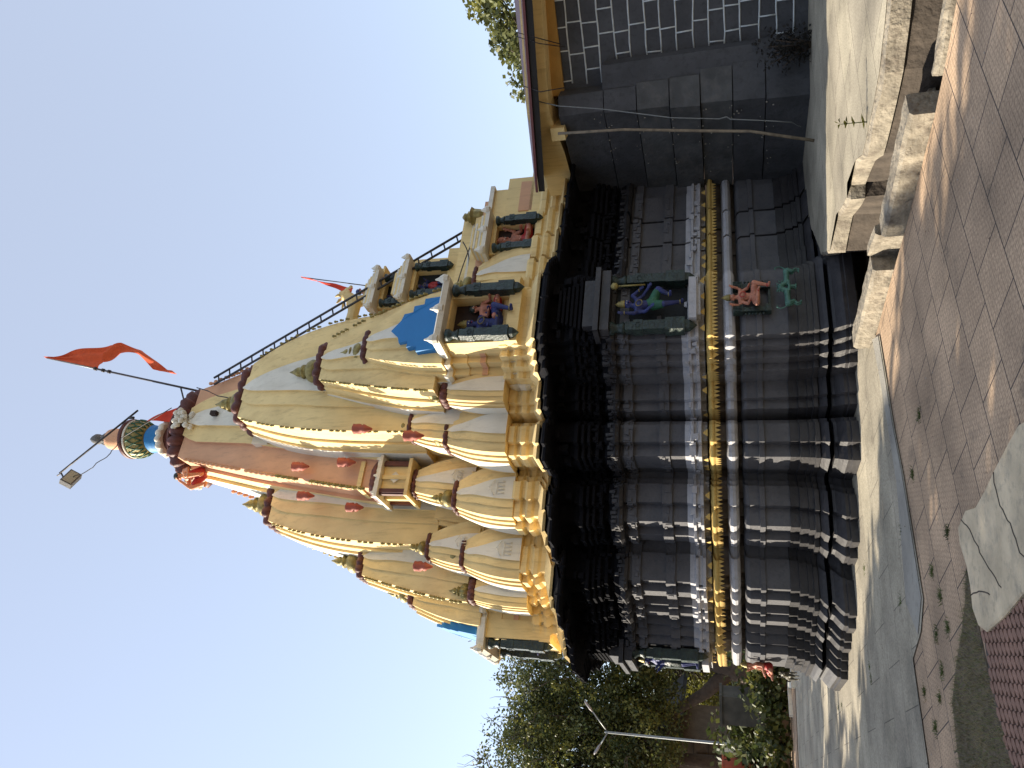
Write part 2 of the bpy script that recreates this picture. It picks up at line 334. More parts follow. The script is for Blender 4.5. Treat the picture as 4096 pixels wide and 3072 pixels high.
# ================================================================ TEMPLE
TE = empty('temple', (CX, CY, 0), PHI+math.pi)
tag(TE, 'stone temple with black and grey moulded walls under a yellow curved spire', 'temple')
BX = 3.78   # the left porch stands a little less far out than the right one
def octant(by):
    """stepped plan between the y axis and the diagonal; by = porch front"""
    return [(.50, by), (.50, by-.12), (.60, by-.12), (.60, by-.26), (.70, by-.26), (.70, by-.42), (.80, by-.42), (.80, 3.42),
            (1.04, 3.42), (1.04, 3.33), (1.16, 3.33), (1.16, 2.98), (1.24, 2.98), (1.24, 3.14), (1.34, 3.14), (1.34, 3.25), (1.60, 3.25), (1.60, 3.14),
            (1.77, 3.14), (1.77, 2.72), (1.70, 2.72), (1.70, 2.40), (1.84, 2.40), (1.84, 2.49), (1.96, 2.49), (1.96, 2.60), (2.24, 2.60), (2.24, 2.49), (2.49, 2.49)]
def plan():
    a = octant(4.15); b = octant(BX)
    q1 = a + [(y, x) for x, y in b][::-1][1:]                         # +y axis -> +x axis
    q2 = [(x, -y) for x, y in b and octant(BX)]
    q2 = [(y, -x) for x, y in octant(BX)] + [(x, -y) for x, y in octant(4.15)][::-1]   # +x axis -> -y axis
    left = [(-.50, 4.15), (-.50, 4.03), (-.60, 4.03), (-.60, 3.89), (-.70, 3.89), (-.70, 3.73), (-.80, 3.73), (-.80, 3.42), (-1.28, 3.42), (-1.28, 3.30), (-1.76, 3.30), (-1.76, 3.0), (-1.86, 3.0), (-1.86, 3.22), (-2.32, 3.22), (-2.32, 2.95), (-2.46, 2.95), (-2.46, 3.10), (-2.98, 3.10), (-2.98, 2.98), (-3.6, 2.98)]
    q3 = [(x, -y) for x, y in left]
    return q1+q2+q3+left[::-1]
PL = plan()
def sat(c, sc):   # mouldings swell with the scale, less so on the far projecting porches
    a = abs(c); k = min(a, 3.25)-1.2*max(0, a-3.25)
    return math.copysign(a+(sc-1)*k, c)
def ringz(sc, z, off=0): return [(max(sat(x, sc), -3.62), sat(y, sc), z) for x, y in PL]
def prof_part(name, prof, parent=TE, M=None, cap=True):
    mb = MB(); rings = [ringz(s_, z) for z, s_, _ in prof]
    mb.loft(rings, lambda i, j: prof[i][2], cap0=False, cap1=cap)
    return mb.build(name, parent)
prof_part('plinth', [(0, 1.125, BLK), (.10, 1.125, BLK), (.11, 1.115, BLK), (.15, 1.115, BLK), (.19, 1.10, BLK), (.25, 1.072, BLK), (.285, 1.065, BLK), (.29, .99, DRK), (.34, .99, DRK), (.345, 1.085, BLK), (.39, 1.07, BLK), (.44, 1.045, BLK), (.445, 1.055, BLK), (.50, 1.055, BLK), (.505, 1.038, BLK), (.57, 1.038, BLK), (.575, 1.03, BLK),
    (.68, 1.03, BLK), (.685, 1.018, BLK), (.80, 1.018, BLK), (.803, 1.0, BLK)])
prof_part('dado', [(.80, 1.012, GRY), (1.12, 1.012, GRY), (1.123, 1.022, GRY), (1.19, 1.022, GRY), (1.193, 1.012, GRY), (1.33, 1.012, GRY), (1.37, 1.004, GRY), (1.395, .985, GRY), (1.40, .93, BRN), (1.455, .93, BRN)])
prof_part('roll_moulding', [(1.455, .985, LBL), (1.47, 1.008, LBL), (1.50, 1.022, LBL), (1.54, 1.025, LBL), (1.58, 1.016, LBL), (1.605, .985, LBL), (1.61, .945, BRN), (1.73, .95, BRN)])
def along(sc, zf, step, fn, only=None):
    """walk the plan polygon at scale sc, calling fn(point, tangent, normal, index)"""
    n_ = len(PL)
    for i in range(n_):
        a = Vector((sat(PL[i][0], sc), sat(PL[i][1], sc))); b = Vector((sat(PL[(i+1) % n_][0], sc), sat(PL[(i+1) % n_][1], sc))); d = b-a; L_ = d.length
        if L_ < step*.9: continue
        if a.x < -3.3 or a.y < -1.8 or b.y < -1.8: continue
        d.normalize(); nn = Vector((-d.y, d.x)) 
        mid = (a+b)/2
        k = max(1, int(L_/step)); 
        for j in range(k): fn(a+d*(L_*(j+.5)/k), d, nn, L_/k)
# toothed yellow band: a sharp ridge with pointed leaves hanging below and small crests above
mb = MB(); prof = [(1.738, .955), (1.745, 1.028), (1.775, 1.037), (1.79, 1.038), (1.81, 1.03), (1.835, .995), (1.837, .955)]
mb.loft([ringz(s_, z) for z, s_ in prof], YEL2, cap0=False, cap1=False)
def tooth(p, d, nn, wd):
    h = .070; a = p-d*wd*.46; b = p+d*wd*.46; o = nn*.012
    mb.poly([(a.x+o.x, a.y+o.y, 1.75), (p.x+o.x, p.y+o.y, 1.745-h), (b.x+o.x, b.y+o.y, 1.75)], YEL2)
    mb.poly([(a.x-o.x, a.y-o.y, 1.75), (b.x-o.x, b.y-o.y, 1.75), (p.x+o.x, p.y+o.y, 1.745-h)], YEL2)
    c = p
along(1.030, 0, .055, tooth)
def crest(p, d, nn, wd):
    if wd < .14: return
    mb.poly([(p.x-d.x*.055, p.y-d.y*.055, 1.85), (p.x+d.x*.055, p.y+d.y*.055, 1.85), (p.x+d.x*.03, p.y+d.y*.03, 1.885), (p.x, p.y, 1.915), (p.x-d.x*.03, p.y-d.y*.03, 1.885)], YEL2)
along(1.022, 0, .21, crest)
mb.build('toothed_band', TE, recalc=False)
prof_part('pedestal_moulding', [(1.86, .962, LBL), (1.93, .962, LBL), (1.932, 1.02, LBL), (1.975, 1.02, LBL), (1.98, 1.008, LBL), (2.03, 1.008, LBL), (2.035, 1.022, LBL), (2.07, 1.022, LBL), (2.08, 1.004, LBL), (2.155, 1.0, LBL)])
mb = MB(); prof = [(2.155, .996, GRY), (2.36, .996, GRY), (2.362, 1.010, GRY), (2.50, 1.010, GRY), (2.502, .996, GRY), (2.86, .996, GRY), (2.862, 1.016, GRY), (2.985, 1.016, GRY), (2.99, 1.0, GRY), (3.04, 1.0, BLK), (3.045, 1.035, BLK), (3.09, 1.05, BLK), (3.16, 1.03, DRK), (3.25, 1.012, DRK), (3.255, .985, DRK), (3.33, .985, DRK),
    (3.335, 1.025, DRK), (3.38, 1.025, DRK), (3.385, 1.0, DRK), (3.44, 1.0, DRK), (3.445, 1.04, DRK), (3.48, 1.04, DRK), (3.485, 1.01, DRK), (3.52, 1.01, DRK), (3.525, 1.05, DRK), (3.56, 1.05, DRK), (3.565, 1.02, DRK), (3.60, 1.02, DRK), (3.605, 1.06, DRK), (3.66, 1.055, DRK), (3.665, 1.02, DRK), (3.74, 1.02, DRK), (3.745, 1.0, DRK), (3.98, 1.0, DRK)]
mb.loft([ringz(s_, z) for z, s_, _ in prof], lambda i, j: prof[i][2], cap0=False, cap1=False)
rc = random.Random(3)
def carve(z0, z1, sc, dep, dens, M, stp):
    def f(p, d, nn, wd):
        if rc.random() > dens: return
        zz = rc.uniform(z0, z1); hh = rc.uniform(.03, .09)
        mb.box((p.x+nn.x*dep*.4, p.y+nn.y*dep*.4, zz), (wd*rc.uniform(.5, .95), dep*rc.uniform(1, 2), hh), M, math.atan2(d.y, d.x), rc.uniform(.6, 1))
    along(sc, 0, stp, f)
carve(2.885, 2.965, 1.016, .018, .8, GRY, .075); carve(2.39, 2.47, 1.010, .012, .55, GRY, .12)
for k in range(3): carve(3.08, 3.20, 1.03, .035, .7, BLK, .06)
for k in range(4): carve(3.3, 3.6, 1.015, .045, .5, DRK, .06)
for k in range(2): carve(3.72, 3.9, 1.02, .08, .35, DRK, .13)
carve(1.98, 2.1, 1.018, .02, .5, LBL, .11)
mb.build('carved_wall', TE)
# eave with pointed leaves on its lip
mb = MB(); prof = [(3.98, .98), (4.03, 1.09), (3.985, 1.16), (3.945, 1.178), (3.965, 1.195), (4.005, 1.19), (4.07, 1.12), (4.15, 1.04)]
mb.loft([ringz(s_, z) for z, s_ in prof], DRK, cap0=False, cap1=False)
def leafbit(p, d, nn, wd):
    mb.lathe((p.x, p.y, 3.945), [(.012, -.02), (.028, .0), (.036, .035), (.022, .08), (.004, .105)], DRK, n=6)
along(1.188, 0, .36, leafbit)
def lipbox(p, d, nn, wd): mb.box((p.x, p.y, 3.945), (wd*.6, .016, .03), DRK, math.atan2(d.y, d.x))
mb.build('eave', TE)
# yellow parapet courses above the eave
mb = MB(); prof = [(4.12, 1.105, YEL), (4.155, 1.115, YEL), (4.22, 1.06, YEL), (4.30, 1.00, YEL), (4.305, .975, YEL), (4.38, .975, YEL), (4.42, .99, YEL), (4.48, .995, YEL), (4.52, .98, YEL), (4.525, .965, YEL), (4.57, .965, YEL), (4.60, .985, YEL), (4.68, .985, YEL), (4.72, .975, YEL), (4.73, .80, YEL)]
mb.loft([ringz(s_, z) for z, s_, _ in prof], lambda i, j: prof[i][2], cap0=False)
def tooth2(p, d, nn, wd):
    a = p-d*wd*.5; b = p+d*wd*.5
    mb.poly([(a.x, a.y, 4.40), (p.x+nn.x*.01, p.y+nn.y*.01, 4.345), (b.x, b.y, 4.40)], YEL)
mb.build('parapet', TE, recalc=True)
# solid stepped masonry the turrets lean on
mb = MB()
for z0, z1, a, b in ((4.73, 5.5, .80, .80), (5.5, 5.9, .74, .70), (5.9, 6.46, .69, .655)):
    mb.loft([ringz(a, z0), ringz(b, z1)], YEL, cap0=False)
for zz, s_ in ((4.72, .86), (5.45, .815)): mb.loft([ringz(s_, zz), ringz(s_, zz+.09), ringz(s_-.02, zz+.12)], YEL, cap0=True)
mb.build('spire_base', TE)

# ---- curved spires
def spire_mesh(mb, cx, cy, z0, z1, wf, c1, c2, Mc, Mb, Mw, st=.03, nz=14, Mb2=None, studs=None, cap=True):
    """square plan stepped out to a central panel; wf(t) half width; c1, c2 widths of the side bands"""
    rings = []; mats = None
    for i in range(nz+1):
        t = i/nz; z = z0+(z1-z0)*t; w_ = wf(t); k1 = min(c1, w_*.42); k2 = min(c2, w_*.38); ww = max(w_-k1-k2, .012)
        if t > .93: ww = max(ww*(1-(t-.93)/.07*.9), .01)
        o = []
        half = [(-w_, w_), (-ww-k2, w_), (-ww-k2, w_+st), (-ww, w_+st), (-ww, w_+2*st), (ww, w_+2*st), (ww, w_+st), (ww+k2, w_+st), (ww+k2, w_)]
        M5 = [Mc, Mc, Mb, Mb, Mw, Mb, Mb, Mc, Mc]
        ring = []; ml = []
        for q in range(4):
            a = -q*math.pi/2; ca, sa_ = round(math.cos(a)), round(math.sin(a))
            for (x, y), mm in zip(half, M5): ring.append((cx+x*ca-y*sa_, cy+x*sa_+y*ca, z)); ml.append(mm)
        rings.append(ring); mats = ml
    mb.loft(rings, lambda i, j: mats[j], cap0=True, cap1=cap)
def wcurve(w0, w1, p): return lambda t: w0-(w0-w1)*t**p
KAL = [(.10, 0), (.12, .03), (.34, .16), (.50, .34), (.54, .52), (.46, .70), (.26, .82), (.20, .90), (.32, .96), (.32, 1.03), (.17, 1.10), (.15, 1.16), (.22, 1.24), (.20, 1.34), (.08, 1.55), (.02, 1.72)]
def finial(parent, c, s_, name='finial', ribs=0, M=GLD):
    mb = MB(); mb.lathe(c, [(r*s_, z*s_) for r, z in KAL], M, n=18 if not ribs else 40, ribs=ribs, amp=.22 if ribs else 0)
    return mb.build(name, parent)
def amalaka(parent, c, r, h, ribs=18, name='ribbed_capstone', sq=.10):
    mb = MB(); mb.lathe(c, [(r*.80, 0), (r*.98, h*.2), (r*1.08, h*.5), (r*1.02, h*.8), (r*.82, h)], MAR, n=ribs*6, ribs=ribs, amp=.13, sq=sq)
    return mb.build(name, parent)
def turret(cx, cy, z0, z1, w0, w1, p, c1, c2, st, am_r, am_h, fin, Mc=YEL, Mb=YEL, Mw=WHT, studs=0, lab=None, ribfin=0, blue=False, nz=12, sidecheek=None):
    mb = MB(); wf = wcurve(w0, w1, p)
    spire_mesh(mb, cx, cy, z0, z1, wf, c1, c2, Mc, Mb, Mw, st, nz)
    if studs:
        for sx, sy in ((1, 1), (-1, 1), (1, -1)):
            for k in range(studs):
                if k % 9 in (3, 8): continue
                t = (k+.7)/studs*.93+.02; z = z0+(z1-z0)*t; w_ = wf(t)+.02
                mb.lathe((cx+sx*w_, cy+sy*w_, z), [(.006, -.03), (.018, -.02), (.018, .01), (.027, .02), (.022, .045), (.004, .055)], GLD, n=6)
    o = mb.build('spire_turret', TE)
    amalaka(o, (cx, cy, z1-.01), am_r, am_h, ribs=16 if am_r > .3 else 12)
    if fin: finial(o, (cx, cy, z1+am_h*.85), fin*1.32, ribs=ribfin)
    if lab: o['label'] = lab
    return o
# main spire
mb = MB(); WM = [(4.7, 2.02), (6, 1.95), (7, 1.84), (8, 1.69), (9, 1.50), (10, 1.30), (11, 1.08), (12, .86), (12.4, .78)]
spire_mesh(mb, 0, 0, 7.35, 12.4, lambda t: lerp(WM, 7.35+5.05*t), .50, .34, PNK, YEL, WHT, .07, 22)
mb.loft([[(1.5, 1.5, 5.5), (-1.5, 1.5, 5.5), (-1.5, -1.5, 5.5), (1.5, -1.5, 5.5)], [(1.42, 1.42, 7.36), (-1.42, 1.42, 7.36), (-1.42, -1.42, 7.36), (1.42, -1.42, 7.36)]], YEL)
mb.box((-.02, 1.16, 11.55), (.09, .1, .13), NIC)
for sx, sy in ((1, 1), (-1, 1), (1, -1)):
    for k in range(34):
        if k in (9, 10, 21): continue
        z = 7.6+4.6*k/34; w_ = lerp(WM, z)+.03
        mb.lathe((sx*w_, sy*w_, z), [(.01, -.05), (.03, -.035), (.03, .02), (.042, .03), (.034, .07), (.006, .085)], PNK if sx*sy < 0 or k > 14 else GLD, n=6)
ms = mb.build('main_spire', TE)
# stepped ledge skirts of the pink corner band
for sx, sy in ((1, 1), (-1, 1), (1, -1)):
    w_ = 1.72; mb = MB()
    mb.box((sx*(w_-.2), sy*(w_-.2), 7.55), (.46, .46, .10), YEL); mb.box((sx*(w_-.19), sy*(w_-.19), 7.68), (.50, .50, .08), YEL)
    mb.box((sx*(w_-.2), sy*(w_-.2), 7.40), (.42, .42, .2), YEL)
    mb.build('corner_ledge', ms)
cap = amalaka(ms, (0, 0, 12.36), .92, .42, ribs=26, sq=.05)
mb = MB()
mb.lathe((0, 0, 12.74), [(.86, 0), (.90, .03), (.86, .08), (.6, .14), (.3, .2), (.27, .75)], MAR, n=48)
mb.build('capstone_rim', cap)
mb = MB(); mb.lathe((0, 0, 13.40), [(.36, 0), (.40, .06), (.36, .14), (.28, .20)], WHT, n=56, ribs=14, amp=.16); mb.build('petal_ring', ms)
mb = MB(); mb.lathe((0, 0, 13.58), [(.27, 0), (.31, .04), (.28, .09), (.30, .13), (.28, .2), (.31, .27), (.27, .33)], BLU, n=30); mb.build('blue_collar', ms)
POT = [(.24, 0), (.30, .05), (.37, .14), (.415, .26), (.42, .36), (.41, .42)]
mb = MB(); mb.lathe((0, 0, 13.90), POT, GLD, n=40)
mb.lathe((0, 0, 14.30), [(.425, 0), (.435, .03), (.425, .06), (.41, .07)], WHT, n=40); mb.lathe((0, 0, 14.36), [(.43, 0), (.45, .05), (.44, .10), (.38, .14), (.30, .17), (.2, .19)], MAR, n=40)
for k in range(18):     # green lattice on the pot
    for s_ in (-1, 1):
        pts = []
        for q in range(6):
            z = .04+.32*q/5; r_ = lerp([(b_, a_) for a_, b_ in POT], z)+.010; t = k*2*math.pi/18+s_*q*.08
            pts.append((r_*math.cos(t), r_*math.sin(t), 13.90+z))
        mb.tube(pts, .013, CGR, n=4)
mb.build('painted_pot', ms)
mb = MB(); mb.lathe((0, 0, 14.50), [(.19, 0), (.235, .03), (.22, .08), (.235, .25), (.24, .44), (.22, .52), (.12, .56)], PNK, n=26); mb.build('neck_drum', ms)
mb = MB(); mb.lathe((0, 0, 15.04), [(.09, 0), (.13, .05), (.14, .10), (.10, .18), (.05, .21), (.07, .24), (.115, .30), (.12, .38), (.08, .47), (.01, .56)], STN, n=20); 
for k in range(7):
    t = k*.9; mb.lathe((.11*math.cos(t), .11*math.sin(t), 15.07), [(.02, 0), (.045, .04), (.04, .10), (.01, .16)], STN, n=7)
mb.build('stone_finial', ms)
# lion masks under the capstone
for nx, ny in ((0, 1), (1, 0)):
    mb = MB(); c = (nx*.98, ny*.98)
    for k in range(26):
        rr = random.Random(k+nx*50); u_ = rr.uniform(-.2, .2); z = 12.16+rr.uniform(0, .42)
        mb.lathe((c[0]+ny*u_+nx*rr.uniform(-.02, .08), c[1]+nx*u_+ny*rr.uniform(-.02, .08), z), [(.01, -.05), (.05, -.02), (.06, .03), (.02, .08)], WHT, n=7)
    for u_ in (-.09, .09): mb.lathe((c[0]+ny*u_+nx*.1, c[1]+nx*u_+ny*.1, 12.36), [(.01, -.05), (.055, -.02), (.055, .03), (.01, .06)], WHT, n=9)
    mb.build('lion_mask', ms)
# cheek walls beside the cascades on the main spire (white slabs with stepped heads)
# ---- cascades: three half-spires on the right porch side and three on the left
XS = .94
for ax in (0, 1):
    def pos(r): return (0, r) if ax == 0 else (r*XS, 0)
    side = 'right' if ax == 0 else 'left'
    for i, (r, z0, z1, w0, w1, p, c1, c2, ar, ah, fs, stu) in enumerate(((1.57, 6.42, 10.22, 1.16, .56, 2.6, .42, .26, .60, .24, .36, 30), (2.72, 5.80, 8.12, .92, .37, 1.3, .33, .22, .41, .19, .30, 26), (3.30, 5.6, 7.08, .66, .27, 1.6, .24, .16, .29, .15, .22, 0))):
        k = 1 if ax == 0 else .88
        x, y = pos(r)
        t_ = turret(x, y, z0, z1-(0 if ax == 0 else .1), w0*k, w1*k, p, c1*k, c2*k, .045, ar*k, ah, fs, studs=stu, nz=18)
        # pale cheek piece standing behind the capstone
        cw, cz = w1*k, z1
        for s_ in (-1, 1):
            mb = MB()
            if ax == 0: mb.box((s_*(cw+.10), y-.30*k-.1, cz-.10), (.22*k, .5*k, .34), WHT)
            else: mb.box((x-.30*k-.1, s_*(cw+.10), cz-.10), (.5*k, .22*k, .34), WHT)
            mb.build('cheek_block', t_)
    # pale scroll panels hanging beside the lower half-spires
# small red pendant crests on the faces
def pendant(x, y, z, nx, ny, s_=1):
    mb = MB(); mb.lathe((x, y, z), [(.02*s_, -.30*s_), (.07*s_, -.18*s_), (.10*s_, -.13*s_), (.07*s_, -.10*s_), (.11*s_, -.04*s_), (.10*s_, .06*s_), (.11*s_, .08*s_), (.04*s_, .12*s_)], RED, n=8)
    mb.build('red_crest', ms)
for (x, y, z) in ((1.36, 1.92, 8.0), (1.36, 1.72, 9.0), (1.42, 3.1, 6.3), (1.2, 2.9, 7.3), (1.95, 1.30, 8.0), (1.76, 1.32, 9.0), (2.9, 1.15, 6.6)): pendant(x, y, z, 0, 1, .82)
# ---- small turrets in two rows along the stepped plan
MT = [(1.30, 2.78), (2.02, 2.02), (2.74, 1.28), (-1.72, 2.66)]
for x, y in MT: turret(x, y, 4.70, 5.70, .45, .21, 1.9, .15, .12, .03, .25, .11, .20)
for x, y in ((1.06, 2.62), (1.66, 1.66), (2.56, 1.06)): turret(x, y, 5.5, 6.42 if abs(x-y) > .1 else 6.6, .38, .19, 1.9, .13, .10, .028, .23, .10, .17)
for x, y in ((.84, 3.34), (3.20, .82), (-.92, 3.24)):
    t_ = turret(x, y, 4.70, 5.62, .27, .16, 2.4, .07, .08, .02, .20, .14, .17, ribfin=10)
# raised outlines of a small shrine on the white panels
for (x, y), sc, zb in (((2.02, 2.02), 1, 4.85), ((2.74, 1.28), 1, 4.85), ((1.66, 1.66), .8, 5.7), ((2.56, 1.06), .8, 5.7)):
    mb = MB(); yy = y+.515 if sc == 1 else y+.45
    for a, b in (((-.09, 0), (-.09, .10)), ((.09, 0), (.09, .10)), ((-.11, .12), (.11, .12)), ((-.12, .16), (0, .25)), ((0, .25), (.12, .16)), ((-.03, .0), (-.03, .1)), ((.03, 0), (.03, .1))):
        mb.tube([(x-a[0]*sc, yy, zb+a[1]*sc), (x-b[0]*sc, yy, zb+b[1]*sc)], .008, WHT, n=5)
    mb.build('shrine_relief', TE)
# ---- kiosk on the diagonal
kx = 1.62
mb = MB(); mb.box((kx, kx, 6.98), (.50, .50, .46), YEL)
for u_ in (-.24, 0, .24):
    for v_ in (-.24, .24):
        mb.box((kx+u_, kx+v_+(.03 if v_ > 0 else -.03), 6.98), (.07, .06, .46), MAR if u_ else YEL); mb.box((kx+v_+(.03 if v_ > 0 else -.03), kx+u_, 6.98), (.06, .07, .46), MAR if u_ else YEL)
mb.box((kx, kx, 7.24), (.74, .74, .05), WHT); mb.box((kx, kx, 7.29), (.66, .66, .05), WHT); mb.box((kx, kx, 6.72), (.66, .66, .06), YEL)
for u_ in (-.3, 0, .3):
    mb.box((kx+u_, kx+.36, 7.29), (.08, .03, .09), WHT, 0, .3); mb.box((kx+.36, kx+u_, 7.29), (.03, .08, .09), WHT, 0, .3)
mb.poly([(kx-.10, kx+.285, 6.98), (kx, kx+.285, 6.86), (kx+.10, kx+.285, 6.98), (kx, kx+.285, 7.1)], WHT)
kio = mb.build('roof_kiosk', TE)
mb = MB(); mb.lathe((kx, kx, 7.31), [(.36, 0), (.35, .06), (.28, .13), (.14, .19)], MAR, n=60, ribs=20, amp=.06, sq=.08); mb.build('kiosk_roof', kio)
finial(kio, (kx, kx, 7.47), .22)

# ---- porch upper storeys and niches
def pilaster(mb, x, y, z0, z1, w_, M=GRN):
    h = z1-z0
    mb.box((x, y, z0+h*.16), (w_*1.15, w_*1.1, h*.24), M); mb.box((x, y, z0+h*.42), (w_*.86, w_*.9, h*.30), M)
    mb.box((x, y, z0+h*.62), (w_*1.0, w_*1.0, h*.12), M); mb.box((x, y, z0+h*.73), (w_*.8, w_*.8, h*.10), M)
    mb.lathe((x, y, z0+h*.78), [(w_*.42, 0), (w_*.56, h*.03), (w_*.40, h*.07), (w_*.36, h*.12), (w_*.6, h*.16), (w_*.62, h*.21), (w_*.5, h*.22)], M, n=12)
    mb.lathe((x, y, z0-h*.05), [(w_*.02, -h*.06), (w_*.25, -h*.02), (w_*.5, h*.03), (w_*.55, h*.09)], M, n=4, rot=math.pi/4, smooth=False)
    for zz in (.62, .16):
        for k in range(7):
            a = k*math.pi*2/7; mb.box((x+.028*math.cos(a)*w_/.12, y+w_*.52, z0+h*zz+.028*math.sin(a)), (.016, .014, .016), M)
def niche(parent, yf, z0, z1, hw, dep, back, lining, roof, pw=.13, x0=0, pil_h=None):
    """niche facing +y with front plane yf, built in a frame child"""
    mb = MB()
    mb.box((x0, yf-dep-.02, (z0+z1)/2), (2*hw, .03, z1-z0), back)
    for s_ in (-1, 1): mb.box((x0+s_*(hw+.01), yf-dep/2, (z0+z1)/2), (.03, dep, z1-z0), lining)
    mb.box((x0, yf-dep/2, z0-.02), (2*hw+.04, dep, .03), lining); mb.box((x0, yf-dep/2, z1+.01), (2*hw+.04, dep, .03), lining)
    n_ = mb.build('niche', parent)
    for s_ in (-1, 1):
        p = MB(); pilaster(p, x0+s_*(hw+pw*.55), yf+.08, z0, z1, pw); p.build('pilaster', n_)
    if roof:
        c = MB(); W_ = hw+pw*1.5
        c.loft([[(x0-W_, yf-.2, z1+.02), (x0+W_, yf-.2, z1+.02), (x0+W_, yf+.22, z1+.0), (x0-W_, yf+.22, z1+.0)], [(x0-W_, yf-.2, z1+.09), (x0+W_, yf-.2, z1+.09), (x0+W_, yf+.25, z1+.07), (x0-W_, yf+.25, z1+.07)], [(x0-W_*.95, yf-.2, z1+.13), (x0+W_*.95, yf-.2, z1+.13), (x0+W_*.95, yf+.12, z1+.13), (x0-W_*.95, yf+.12, z1+.13)]], WHT)
        for u_ in (-1, 0, 1):
            c.lathe((x0+u_*W_*.92, yf+.21, z1+.02), [(.07, 0), (.085, .06), (.05, .11), (.01, .19)], WHT, n=8, smooth=False)
        c.build('canopy', n_)
    return n_
def face_frame(name, side, off=0):
    """helper: run a builder whose +y is the porch normal; side 0 = right porch, 1 = left porch"""
    o = bpy.data.objects.new(name, None)
    return o
def porch(side):
    F = 4.15 if side == 0 else BX
    def rot(mb):
        if side == 1: mb.v = [(y, x, z) for x, y, z in mb.v]
        return mb
    f = F-.22
    mb = MB()
    def rg(s_, z):
        P = [(.46, f), (.46, f-.14), (.56, f-.14), (.56, f-.30), (.66, f-.30), (.66, f-.46), (.76, f-.46), (.76, f-1.3)]
        Q = [(-x, y) for x, y in P][::-1]
        return [(x*s_, (y-2.6)*(1+(s_-1)*.5)+2.6, z) for x, y in Q+P]
    pr = [(4.25, 1.12, YEL), (4.33, 1.12, YEL), (4.36, 1.04, WHT), (4.42, 1.10, WHT), (4.50, 1.10, WHT), (4.54, 1.04, WHT), (4.60, 1.08, WHT), (4.66, 1.06, WHT), (4.69, 1.0, YEL), (4.97, 1.0, YEL), (4.975, 1.04, PNK), (5.06, 1.04, PNK), (5.065, 1.0, YEL), (5.26, 1.0, YEL), (5.265, 1.03, YEL), (5.50, 1.03, YEL), (5.51, 1.10, WHT), (5.56, 1.16, WHT), (5.62, 1.12, WHT), (5.70, 1.02, YEL), (5.78, .95, YEL)]
    mb.loft([rg(s_, z) for z, s_, _ in pr], lambda i, j: pr[i][2], cap0=False)
    st = rot(mb).build('porch_storey', TE)
    # niche, modelled in +y space then swapped for the left porch
    def nb(name, builder, parent):
        q = MB(); builder(q); return rot(q).build(name, parent)
    hw, z0, z1, dep, yf = .30, 4.60, 5.48, .10, f+.05
    def body(q):
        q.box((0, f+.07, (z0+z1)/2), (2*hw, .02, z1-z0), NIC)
        for s_ in (-1, 1): q.box((s_*(hw+.09), f+.13, (z0+z1)/2), (.18, .30, z1-z0), YEL)
        q.box((0, f+.14, z0-.09), (2*hw+.36, .32, .18), YEL); q.box((0, f+.13, z1+.03), (2*hw+.36, .30, .06), YEL)
    n_ = nb('niche', body, st)
    for s_ in (-1, 1):
        nb('pilaster', lambda q: pilaster(q, s_*(hw+.09), f+.36, z0-.12, z1-.02, .15), n_)
    def can(c):
        W_ = hw+.26; yy = f+.28; zz = z1+.04
        c.loft([[(-W_, yy-.3, zz), (W_, yy-.3, zz), (W_, yy+.20, zz-.02), (-W_, yy+.20, zz-.02)], [(-W_, yy-.3, zz+.08), (W_, yy-.3, zz+.08), (W_, yy+.24, zz+.05), (-W_, yy+.24, zz+.05)], [(-W_*.95, yy-.3, zz+.13), (W_*.95, yy-.3, zz+.13), (W_*.95, yy+.12, zz+.12), (-W_*.95, yy+.12, zz+.12)]], WHT)
        for u_ in (-1, 0, 1): c.lathe((u_*W_*.94, yy+.20, zz), [(.06, 0), (.08, .06), (.055, .12), (.03, .15), (.01, .21)], WHT, n=8, smooth=False)
    nb('canopy', can, n_)
    # stepped blue panel at the foot of the lowest half-spire
    def blue(q):
        k = 1 if side == 0 else .9
        yb = (3.30 if side == 0 else 3.30*XS)+.84*k
        P = [(.47, 5.70), (.47, 6.02), (.37, 6.02), (.37, 6.20), (.26, 6.20), (.26, 6.36), (.15, 6.40), (.0, 6.56)]
        P = [(x*k, z) for x, z in P]; Q = P+[(-x, z) for x, z in P][::-1]
        wf = wcurve(.66*k, .27*k, 1.6)
        def yy(z): return (3.30 if side == 0 else 3.30*XS)+wf(max(0, (z-5.6)/1.48))+.10
        q.loft([[(x, yy(z)-.12, z) for x, z in Q], [(x, yy(z)+.015, z) for x, z in Q]], BLU)
        for ins in (.82,):
            pts = [(x*.62, yy(z)+.02, 5.72+(z-5.74)*.62) for x, z in P[:-1]]
            q.tube([(x, y, z) for x, y, z in pts], .009, BLU, n=5)
    nb('blue_panel', blue, st)
    # wall niche below the eave
    def wbody(q):
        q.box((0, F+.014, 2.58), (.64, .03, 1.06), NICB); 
        q.box((0, F+.10, 2.00), (.66, .26, .10), LBL); q.box((0, F+.07, 1.93), (.5, .2, .06), LBL)
        q.box((0, F+.12, 3.16), (.98, .30, .12), BLK); q.box((0, F+.08, 3.36), (.76, .24, .22), BLK)
        q.box((0, F+.14, 3.27), (1.04, .36, .07), BLK)
        for k in range(6): q.box((0, F+.06, 3.52+k*.06), (.78-.05*k, .22, .035), DRK)
    wn = nb('wall_niche', wbody, TE)
    for s_ in (-1, 1): nb('pilaster', lambda q: pilaster(q, s_*.385, F+.12, 2.06, 3.12, .16), wn)
porch(0); porch(1)
